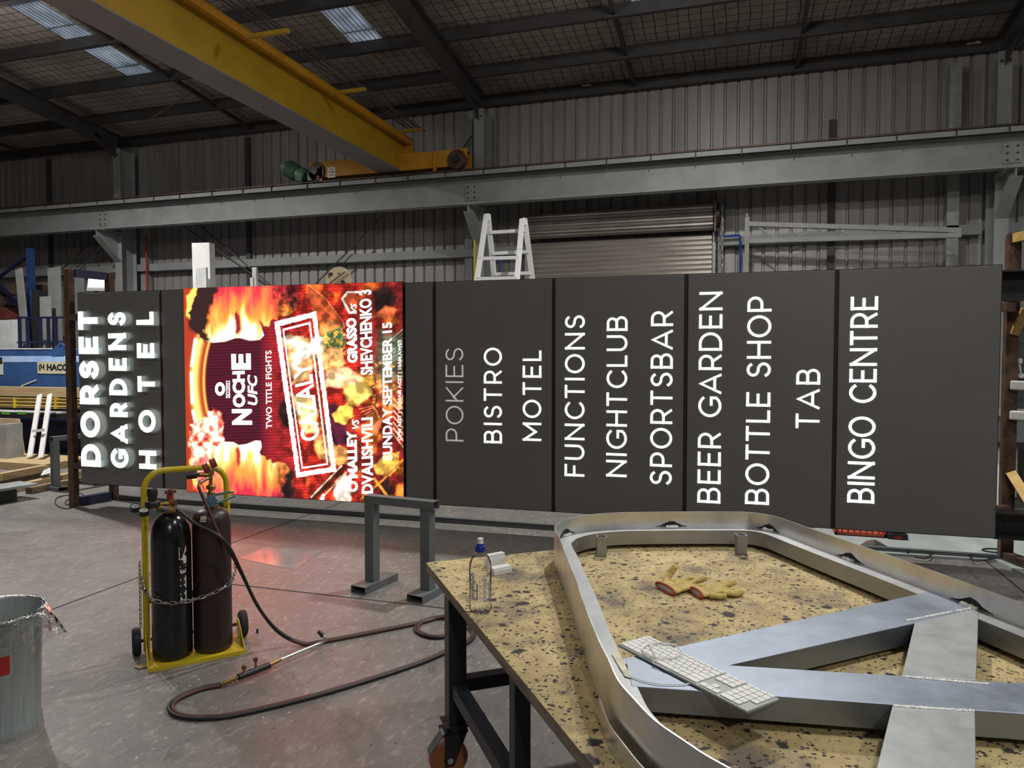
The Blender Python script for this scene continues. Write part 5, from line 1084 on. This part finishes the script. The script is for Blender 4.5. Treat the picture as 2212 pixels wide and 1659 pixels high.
# ================================================================== LEFT BACKGROUND
def T_(nm, label, cat, Y, px, group=None, z=0.): p = ony(px, 900, Y); return thing(nm, label, cat, (p.x, Y, z), group)
YR = 10.3; rk_ = T_('pallet_rack', 'blue steel pallet rack upright with diagonal arms at the left edge', 'rack', YR, 60)
a = ony(60, 536, YR); MB().box((a.x - .05, YR, 0), (a.x + .06, YR + .09, a.z)).build('upright', mRACK, rk_)
for p, q in (((56, 555), (-6, 602)), ((-4, 612), (52, 668)), ((10, 645), (56, 670))): MB().bar(ony(*p, YR + .04), ony(*q, YR + .04), .05, .05).build('arm', mNBLUE, rk_)
mb = MB()
for k in range(14): mb.box((a.x - .012, YR - .002, 1.0 + k * .17), (a.x + .012, YR, 1.06 + k * .17))
mb.build('slot_holes', mBLACK, rk_)
for (x0, y0, x1, y1), m, lab in (((-10, 612, 44, 636), mat('dark timber', (.10, .06, .045), .8, 0, (.05, .03, .024), 6), 'dark timber pack, topmost on the blue rack'), ((-10, 638, 50, 662), mRUST, 'dark brown bundle in the middle of the blue rack'), ((-10, 665, 54, 690), mat('red brown steel', (.20, .05, .03), .6, 0, (.12, .03, .02), 5), 'red-brown beam lowest on the blue rack')):
    mb = MB(); pbox(mb, x0, y0, x1, y1, YR + .15, .6); tag(mb.build('stored_pack', m, None), lab, 'timber pack', 'packs on the blue rack')
mb = MB(); pbox(mb, -10, 690, 54, 694, YR + .1, .7); mb.build('shelf_beam', mNBLUE, rk_)
o = T_('dark_bin', 'black plastic tub standing behind the leaning grey board', 'tub', 10.1, 75); mb = MB(); ppoly(mb, [(69, 625), (82, 626), (80, 690), (69, 690)], 10.1, .25); mb.box((ony(69, 690, 10.1).x, 10.1, 0), (ony(80, 690, 10.1).x, 10.35, ony(69, 690, 10.1).z)); mb.build('tub_body', mRUB, o)
standing('leaning_board', mGREYP, [(32, 584), (46, 578), (79, 745), (62, 745)], 9.9, .03, 'long grey board leaning across the blue rack upright', 'board', 'boards stacked behind the blue machine')
standing('leaning_board', mGREYP, [(85, 641), (109, 640), (106, 745), (86, 745)], 9.85, .03, 'short grey board standing left of the rusty post', 'board', 'boards stacked behind the blue machine')
standing('leaning_board', mat('dull grey sheet', (.2, .205, .205), .5), [(102, 579), (129, 576), (134, 745), (108, 745)], 10.05, .03, 'tall grey sheet standing just left of the rusty post', 'board', 'boards stacked behind the blue machine')
standing('leaning_board', mTREST, [(146, 592), (180, 592), (186, 745), (150, 745)], 10.1, .03, 'dark grey sheet standing just right of the rusty post', 'board', 'boards stacked behind the blue machine')
standing('leaning_board', mSHEET, [(-8, 692), (38, 690), (40, 745), (-8, 745)], 9.95, .03, 'white sheet behind the navy guard rail at the left edge', 'board', 'boards stacked behind the blue machine')
# curved white plastic panel above the sign's left end; glow added for lamplight
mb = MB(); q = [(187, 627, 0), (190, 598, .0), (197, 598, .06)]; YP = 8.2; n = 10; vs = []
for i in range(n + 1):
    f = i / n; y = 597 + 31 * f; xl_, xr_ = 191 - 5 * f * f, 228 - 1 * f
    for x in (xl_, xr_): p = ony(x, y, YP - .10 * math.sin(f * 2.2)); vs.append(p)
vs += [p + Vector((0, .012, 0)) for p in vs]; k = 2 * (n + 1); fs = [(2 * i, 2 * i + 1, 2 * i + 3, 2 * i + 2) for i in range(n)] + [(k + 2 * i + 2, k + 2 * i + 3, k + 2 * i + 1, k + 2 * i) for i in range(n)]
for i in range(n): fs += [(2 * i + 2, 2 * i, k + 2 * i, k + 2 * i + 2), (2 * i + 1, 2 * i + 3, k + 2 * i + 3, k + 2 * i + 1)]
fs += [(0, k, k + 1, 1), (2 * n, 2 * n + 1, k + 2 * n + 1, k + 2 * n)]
mb.add(vs, fs); wl = thing('curved_panel', 'bright white curved plastic panel over the top left corner of the sign', 'sheet plastic', (ony(208, 620, YP).x, YP, 0))
mb.build('panel_sheet', emissive('white panel with added glow', (1, 1, .93), .22), wl, smooth=True); p = ony(208, 626, YP); MB().cyl((p.x, YP, 0), (p.x, YP, p.z), .025, 10).build('stand_pole', mBLACK, wl); MB().box((p.x - .25, YP - .25, 0), (p.x + .25, YP + .25, .03)).build('stand_base', mBLACK, wl)
# navy guard rail
YQ = 9.55; gr = T_('guard_rail', 'navy blue tubular guard rail above the blue press', 'guard rail', YQ, 80)
mb = MB(); mb.bar(ony(38, 686, YQ), ony(138, 686, YQ), .035, .035); mb.build('top_rail', mNBLUE, gr); mb = MB(); mb.bar(ony(38, 740, YQ), ony(138, 738, YQ), .03, .03); mb.build('mid_rail', mNBLUE, gr)
for x in (42, 59, 87, 104, 120):
    p = ony(x, 686, YQ); bz = ony(80, 754.5, 9.15).z + .001; MB().box((p.x - .022, YQ - .02, bz), (p.x + .022, YQ + .02, p.z)).build('post', mNBLUE, gr)
# press brake
YB = 9.15; pb = T_('press_brake', 'blue bending press with cream name plate behind the left end of the sign', 'press brake', YB, 60)
xa, xb = ony(-160, 800, YB).x, ony(330, 800, YB).x
def zz_(y): return ony(80, y, YB).z
mb = MB(); mb.box((xa, YB, zz_(836)), (xb, YB + .5, zz_(783))); mb.box((xa, YB + .06, zz_(770)), (xb, YB + .5, zz_(754.5))); mb.build('upper_beam', mBLUE, pb)
mb = MB(); mb.prism([(xa, YB, zz_(782)), (xa, YB + .06, zz_(769)), (xa, YB + .2, zz_(769)), (xa, YB + .2, zz_(782))], (xb - xa, 0, 0)); mb.build('bevel', mBLUEL, pb)
mb = MB(); mb.box((xa, YB + .05, zz_(754.5)), (ony(111, 754, YB).x, YB + .5, zz_(752))); mb.build('top_edge', mSHEET, pb)
mb = MB(); mb.prism([ony(x, y, YB + .05) for x, y in ((111, 755), (122, 747), (127, 742), (132, 741), (137, 746), (137, 770), (111, 770))], (0, .05, 0)); lug = mb.build('lifting_lug', mBLUE, pb); q = ony(131, 747, YB + .05); MB().cyl(q + Vector((0, -.004, 0)), q + Vector((0, .0, 0)), .022, 14).build('lug_hole', mBLACK, lug)
mb = MB(); mb.box((xa, YB + .1, 0), (xa + .6, YB + 1.6, zz_(836))); mb.box((xb - .7, YB + .1, 0), (xb, YB + 1.6, zz_(836))); mb.box((xa, YB + .12, 0), (xb, YB + .3, zz_(905))); mb.build('machine_body', mNBLUE, pb)
q0, q1 = ony(81, 807, YB - .01), ony(150, 781, YB - .01); MB().box((q0.x, YB - .01, q0.z), (q1.x + .12, YB - .001, q1.z)).build('name_plate', mCREAM, pb); npl = pb.children[-1]
def flat_text(s, x0, x1, y0, y1, Y, m, par, bold=.02, nm='lettering'):
    a, b = ony(x0, y1, Y), ony(x1, y0, Y); vs, fs = text_mesh(s, bold); mb = MB(); mb.add([(a.x + (b.x - a.x) * u, Y, a.z + (b.z - a.z) * v) for u, v in vs], fs); return mb.build(nm, m, par)
flat_text('HACO', 101, 147, 786.5, 800.5, YB - .012, mBLACK, npl, .05); flat_text('(H', 83.5, 95.5, 786.5, 802, YB - .012, mBLACK, npl, .05)
q0, q1 = ony(-14, 809, YB - .01), ony(5, 772, YB - .01); MB().box((q0.x, YB - .01, q0.z), (q1.x, YB - .001, q1.z)).build('warning_plate', mSHEET, pb); wp = pb.children[-1]; q2 = ony(5, 786, YB - .01); MB().box((q0.x, YB - .014, q2.z), (q1.x, YB - .01, q1.z)).build('plate_header', mBLACK, wp)
q = ony(0, 779, YB - .016); MB(Matrix.Translation(q) @ Matrix.Rotation(R(45), 4, 'Y')).box((-.018, -.001, -.018), (.018, .001, .018)).build('danger_symbol', mRED, wp)
MB().bar(ony(46, 834, YB - .008), ony(78, 821, YB - .008), .02, .01, (0, 1, 0)).build('scratch', mSHEET, pb)
# timbers and rods on the press bed
YT = 8.95; bed = T_('press_table', 'long dark steel table with green labels in front of the blue press', 'table', YT, 60)
zb = ony(60, 889, YT).z; xq0, xq1 = ony(-150, 880, YT).x, ony(300, 880, YT).x
MB().box((xq0, YT - .25, zb - .07), (xq1, YT + .15, zb)).build('tabletop', mBLACK, bed)
for x in (xq0 + .1, ony(205, 880, YT).x): MB().box((x - .05, YT - .2, 0), (x + .05, YT + .1, zb - .07)).build('leg', mNBLUE, bed)
for x0, x1 in ((3, 21), (37, 55)):
    q0, q1 = ony(x0, 895, YT - .256), ony(x1, 890, YT - .256); MB().box((q0.x, YT - .256, q0.z), (q1.x, YT - .2505, q1.z)).build('green_label', mGREENL, bed)
def plank(y0, y1, Y, x0, x1, m, lab, nm='timber_plank', cat='timber', grp='timbers in front of the blue press', dep=.16):
    mb = MB(); pbox(mb, x0, y0, x1, y1, Y, dep); return tag(mb.build(nm, m, None, bevel=.004), lab, cat, grp)
zs = ony(60, 884, YT - .2)
x_0, x_1 = ony(-60, 886, YT - .2).x, ony(128, 886, YT - .2).x; tag(MB().box((x_0, YT - .23, zb + .001), (x_1, YT + .1, zb + .025)).build('flat_sheet', mSHEET, None, bevel=.003), 'flat white sheet lying on the press table', 'sheet')
q_top = ony(60, 883, YT - .22).z
rb = thing('rod_bundle', 'bundle of yellow-brown rods tied with yellow straps under the timbers', 'rod bundle', (ony(60, 870, YT).x, YT, q_top))
for k in range(6):
    y = 861 + 3.8 * k; p = ony(-120, y, YT - .1 + .02 * (k % 2)); q = ony(250, y, YT - .1 + .02 * (k % 2)); p.z = q.z = ony(60, y, YT - .1).z; MB().cyl(p, q, .011, 8).build('rod', mRODY if k % 2 == 0 else mTIMB, rb)
for x in (31, 120):
    q = ony(x, 870, YT - .12); MB().box((q.x - .012, YT - .135, q_top), (q.x + .012, YT - .06, q.z + .09)).build('strap', mYEL2, rb)
plank(848, 857, YT - .1, -90, 235, mTIMB, 'lower pale timber lying on the rods')
plank(836.5, 847.5, YT - .08, -90, 235, mTIMB, 'upper pale timber against the blue press beam')
# plywood offcut, block, aluminium ladder piece, crate, timbers, plate
standing('plywood_offcut', mPLY, [(-6, 903), (40, 905), (53, 977), (-6, 977)], 8.3, .03, 'plywood offcut leaning against the dark press table', 'plywood')
YC = 7.6; crz = ony(60, 988, YC).z
crt = thing('timber_crate', 'low pine packing crate with red stencil at the left edge', 'crate', (ony(40, 1000, YC).x, YC, 0))
xk0, xk1 = ony(-70, 1000, YC).x, ony(95, 1000, YC).x; zc = ony(60, 1001, YC).z
MB().box((xk0, YC, zc - .11), (xk1, YC + .8, zc)).build('crate_body', mTIMB, crt, bevel=.004)
for x in (xk0 + .1, (xk0 + xk1) / 2, xk1 - .15): MB().box((x, YC + .02, 0), (x + .09, YC + .78, zc - .11)).build('runner', mTIMBD, crt)
flat_text('SOLID', -12, 20, 1012.5, 1018.5, YC - .004, mRED, crt, .03, 'red_stencil')
cz_ = zc
def on_crate(pts, dep, m, nm, lab, cat):
    q = [ony(x, y, YC + .25) for x, y in pts]; lo = min(p.z for p in q); 
    for p in q:
        if p.z < lo + .06: p.z = cz_
    mb = MB(); mb.prism(q, (0, dep, 0)); return tag(mb.build(nm, m, None, bevel=.004), lab, cat)
on_crate([(-6, 917), (14, 916), (17, 992), (-6, 994)], .25, mCONC, 'fibre_block', 'grey block standing on the pine crate at the left edge', 'block')
al = thing('ladder_section', 'short aluminium ladder section leaning on the press table, standing on the crate', 'ladder section', (ony(80, 985, YC + .4).x, YC + .4, cz_))
def lean(a, b, wd, hg, Ya, Yb, m, nm, par):
    p, q = ony(*a, Ya), ony(*b, Yb); q.z = cz_ + .02; mb = MB(); mb.bar(p, q, wd, hg, (1, 0, 0)); return mb.build(nm, m, par, bevel=.003)
YLn = YT - .3
lean((86, 853), (64, 987), .03, .075, YLn, YC + .35, mLAD, 'stile', al); lean((108, 852), (88, 990), .03, .075, YLn, YC + .35, mLAD, 'stile', al)
a_, b_ = ony(72, 931, YC + .55), ony(94, 929, YC + .55); MB().bar(a_, b_, .04, .04).build('rung', mLAD, al)
for y0, y1, Y, x0, x1, m, lab in ((1019, 1030, 7.3, -60, 94, mTIMB, 'long timber lying nearest the pine crate front'), (1031, 1043, 7.1, -60, 94, mTIMBD, 'long weathered timber in front of the crate, second from it'), (1029, 1044, 6.95, 30, 172, mTIMB, 'timber running behind the grey trestle toward the sign'), (1044, 1055, 6.82, 60, 172, mTIMBD, 'lowest weathered timber end beside the grey trestle foot')):
    pass
def floor_timber(a, b, z0, wd, hg, m, lab):
    p, q = onz(*a, z0 + hg), onz(*b, z0 + hg); p.z = q.z = z0 + hg / 2; mb = MB(); mb.bar(p, q, wd, hg); return tag(mb.build('timber_plank', m, None, bevel=.003), lab, 'timber', 'timbers on the floor by the trestle')
floor_timber((-60, 1034), (97, 1004), .092, .085, .09, mTIMB, 'pale timber on top, just in front of the pine crate')
floor_timber((-60, 1046), (100, 1015), .0, .09, .09, mTIMBD, 'weathered timber under the pale one in front of the crate')
floor_timber((28, 1048), (172, 1016), .0, .1, .085, mTIMB, 'pale timber on the floor passing behind the grey trestle post')
floor_timber((62, 1053), (178, 1030), .0, .1, .075, mTIMBD, 'short weathered timber nearest the grey trestle foot')
mb = MB(); p = ony(60, 1008, 7.45); mb.lathe([(0, 0), (.03, 0), (.033, .01), (.033, .1), (.02, .11), (0, .11)], (p.x, 7.45, 0), 16); mb.v = [v + Vector((0, 0, p.z - .05)) for v in mb.v]
mb = MB(); q0, q1 = onz(-60, 1062, .16), onz(62, 1043, .16); mb.bar((q0.x, q0.y, .155), (q1.x, q1.y, .155), .34, .03); pl_ = thing('metal_plate', 'flat grey metal plate on a dark block at the left edge', 'plate', (q1.x, q1.y, .14)); mb.build('plate', mGALV, pl_, bevel=.003)
mb = MB(); d = (q1 - q0).normalized(); p = q1 - d * .22; mb.bar((q0.x, q0.y, .07), (p.x, p.y, .07), .3, .14); mb.build('support_block', mBLACK, pl_)
mb = MB(); q = [onz(x, y, .13) for x, y in ((88, 1028), (94, 1017), (112, 1010), (121, 1008), (114, 1022))]; mb.prism(q, (0, 0, .008)); tag(mb.build('paper_sheet', mSHEET, None), 'loose white sheet lying on the timbers behind the trestle', 'sheet')
# loose cable at the foot of the post
cb = [onz(x, y, .006) for x, y in ((160, 1068), (128, 1073), (119, 1085), (130, 1096), (150, 1098), (163, 1085), (150, 1078), (141, 1085), (150, 1090), (185, 1080), (176, 1066), (160, 1064))]
tag(MB().tube(smoothpath(cb, 6), .005, 6).build('loose_cable', mRUB, None, smooth=True), 'thin black cable coiled on the floor at the foot of the rusty left post', 'cable', 'cables on the floor')

# ================================================================== RIGHT BACKGROUND
def board(): 
    P = [onz(x, y, .02) for x, y in ((1700, 1150), (1905, 1194), (2152, 1209), (2212, 1240), (2330, 1235), (2300, 1120), (1900, 1120))]
    mb = MB(); mb.prism([(p.x, p.y, .0) for p in P], (0, 0, .02)); tag(mb.build('lit_floor', mLITFLOOR, None), 'lamplit floor drawn as a pale sheet behind the right end of the sign', 'lit floor')  # pale sheet stands for floor brightened by the lamp behind the sign
board()
cra = thing('plastic_crate', 'orange plastic crate on the floor under the sign', 'crate', (1.08, 7.05, .02)); L0, L1, D0, D1 = .86, 1.27, 6.96, 7.3
for z0, z1 in ((.02, .05), (.1, .12), (.17, .2)):
    mb = MB(); mb.box((L0, D0, z0), (L1, D0 + .012, z1)); mb.box((L0, D1 - .012, z0), (L1, D1, z1)); mb.box((L0, D0, z0), (L0 + .012, D1, z1)); mb.box((L1 - .012, D0, z0), (L1, D1, z1)); mb.build('crate_band', mORANGE, cra)
mb = MB()
for k in range(9):
    x = L0 + (L1 - L0 - .014) * k / 8
    for y in (D0 + .001, D1 - .013): mb.box((x, y, .02), (x + .014, y + .012, .2))
for k in range(6):
    y = D0 + (D1 - D0 - .014) * k / 5
    for x in (L0 + .001, L1 - .013): mb.box((x, y, .02), (x + .012, y + .014, .2))
mb.box((L0, D0, .02), (L1, D1, .028)); mb.build('crate_grid', mORANGE, cra)
chg = thing('battery_charger', 'small black battery charger on the floor right of the orange crate', 'charger', (1.36, 7.0, .02)); MB().box((1.28, 6.93, .02), (1.44, 7.07, .07)).build('charger_body', mBLACK, chg, bevel=.01); MB().box((1.31, 6.95, .07), (1.41, 7.05, .13)).build('battery', mRUB, chg, bevel=.008); MB().box((1.33, 6.926, .03), (1.39, 6.93, .05)).build('red_button', mRED, chg)
mb = MB(); q = [onz(x, y, .021) for x, y in ((1855, 1178), (1870, 1168), (1900, 1169), (1925, 1185), (1890, 1190))]; c = sum(q, Vector()) / 5; mb.add(q + [c + Vector((0, 0, .05))], [(i, (i + 1) % 5, 5) for i in range(5)]); tag(mb.build('plastic_bag', mLINER, None), 'crumpled clear plastic sheet in front of the orange crate', 'plastic sheet')
for pts, lab in ((((1925, 1182), (1950, 1190), (1985, 1192), (2010, 1198), (2000, 1206), (1975, 1203)), 'black cable with connectors on the lamplit floor beside the frame'), (((1960, 1194), (1985, 1187), (2010, 1196), (2017, 1196)), 'short black plug lead on the lamplit floor right of the crate'),
                 (((2150, 1205), (2110, 1212), (2098, 1203), (2125, 1197), (2170, 1200), (2200, 1202)), 'large loop of black cable at the foot of the right stand post'), (((2175, 1195), (2140, 1192), (2122, 1188), (2135, 1185), (2180, 1188)), 'upper small loop of black cable behind the right stand post')):
    q = [onz(x, y, .026) for x, y in pts]; tag(MB().tube(smoothpath(q, 6), .006, 6).build('loose_cable', mRUB, None, smooth=True), lab, 'cable', 'cables on the floor')
# workbench on castors far right
YW_ = 8.75; wb = thing('mobile_bench', 'grey mobile workbench far behind the right end of the sign', 'workbench', (2.9, YW_, 0)); zt_ = ony(2190, 893, YW_).z; xw0 = 2.2; xw1 = 4.6
MB().box((xw0, YW_ - .05, zt_ - .03), (xw1, YW_ + .8, zt_)).build('bench_top', mGALV, wb); MB().box((xw0, YW_ - .03, zt_ - .3), (xw1, YW_ + .78, zt_ - .03)).build('bench_panel', mTREST, wb); MB().box((xw0, YW_ - .04, zt_ - .36), (xw1, YW_, zt_ - .3)).build('bench_rail', mBLACK, wb)
MB().box((2.98, YW_ + .1, .25), (xw1, YW_ + .7, zt_ - .36)).build('cabinet', mBLACK, wb)
for x in (2.78, 4.3):
    o = MB().box((x - .045, YW_, .14), (x + .045, YW_ + .09, zt_ - .3)); o = o.build('leg', mGALV, wb); MB().lathe([(0, -.02), (.06, -.02), (.065, -.01), (.065, .01), (.06, .02), (0, .02)], (x, YW_ + .03, .066), 20, 0).build('castor', mRUB, o, smooth=True); MB().box((x - .03, YW_ + .0, .07), (x + .03, YW_ + .07, .14)).build('castor_fork', mGALV, o)
mb = MB(); pbox(mb, 2152, 958, 2166, 1000, YW_ + .02, .3); o = tag(mb.build('stacked_boxes', mWHITE, None), 'white and blue boxes stacked under the mobile bench beside the sign end', 'box')
zq = o.data.vertices; lo = min(v.co.z for v in zq)
for v in zq:
    if v.co.z < lo + .01: v.co.z = 0
# switch gear on the blockwork
eb = thing('switch_box', 'white junction box and switch with conduit on the dark blockwork wall', 'switch box', tuple(ony(2195, 790, 11.85)))
mb = MB(); pbox(mb, 2187, 774, 2209, 785, 11.80, .06); mb.build('junction_box', mWHITE, eb, bevel=.006); mb = MB(); pbox(mb, 2196, 806, 2216, 818, 11.80, .06); sw = mb.build('switch', mGREYP, eb, bevel=.006)
q = ony(2206, 812, 11.79); MB().cyl(q, q + Vector((0, .015, 0)), .035, 18).build('switch_knob', mSHEET, sw)
mb = MB(); mb.tube([ony(x, y, 11.83) for x, y in ((2220, 672), (2201, 672), (2198, 740), (2197, 775))], .016, 8); mb.tube([ony(x, y, 11.83) for x, y in ((2202, 785), (2205, 807))], .014, 8); mb.build('conduit', mSHEET, eb, smooth=True)
# litter on the floor
mb = MB(); q = [onz(x, y, .004) for x, y in ((289, 1442), (305, 1436), (328, 1433), (322, 1440), (300, 1445))]; mb.prism(q, (0, 0, .004)); tag(mb.build('dry_leaf', mLEAF, None), 'dry leaf on the floor beside the left trolley wheel', 'leaf')
mb = MB(); q = onz(556, 1367, 0); mb.lathe([(0, 0), (.007, 0), (.006, .02), (.003, .026), (0, .027)], (q.x, q.y, 0), 8); tag(mb.build('metal_plug', mBLACK, None), 'tiny dark plug on the floor between the cylinders and the hose', 'plug')
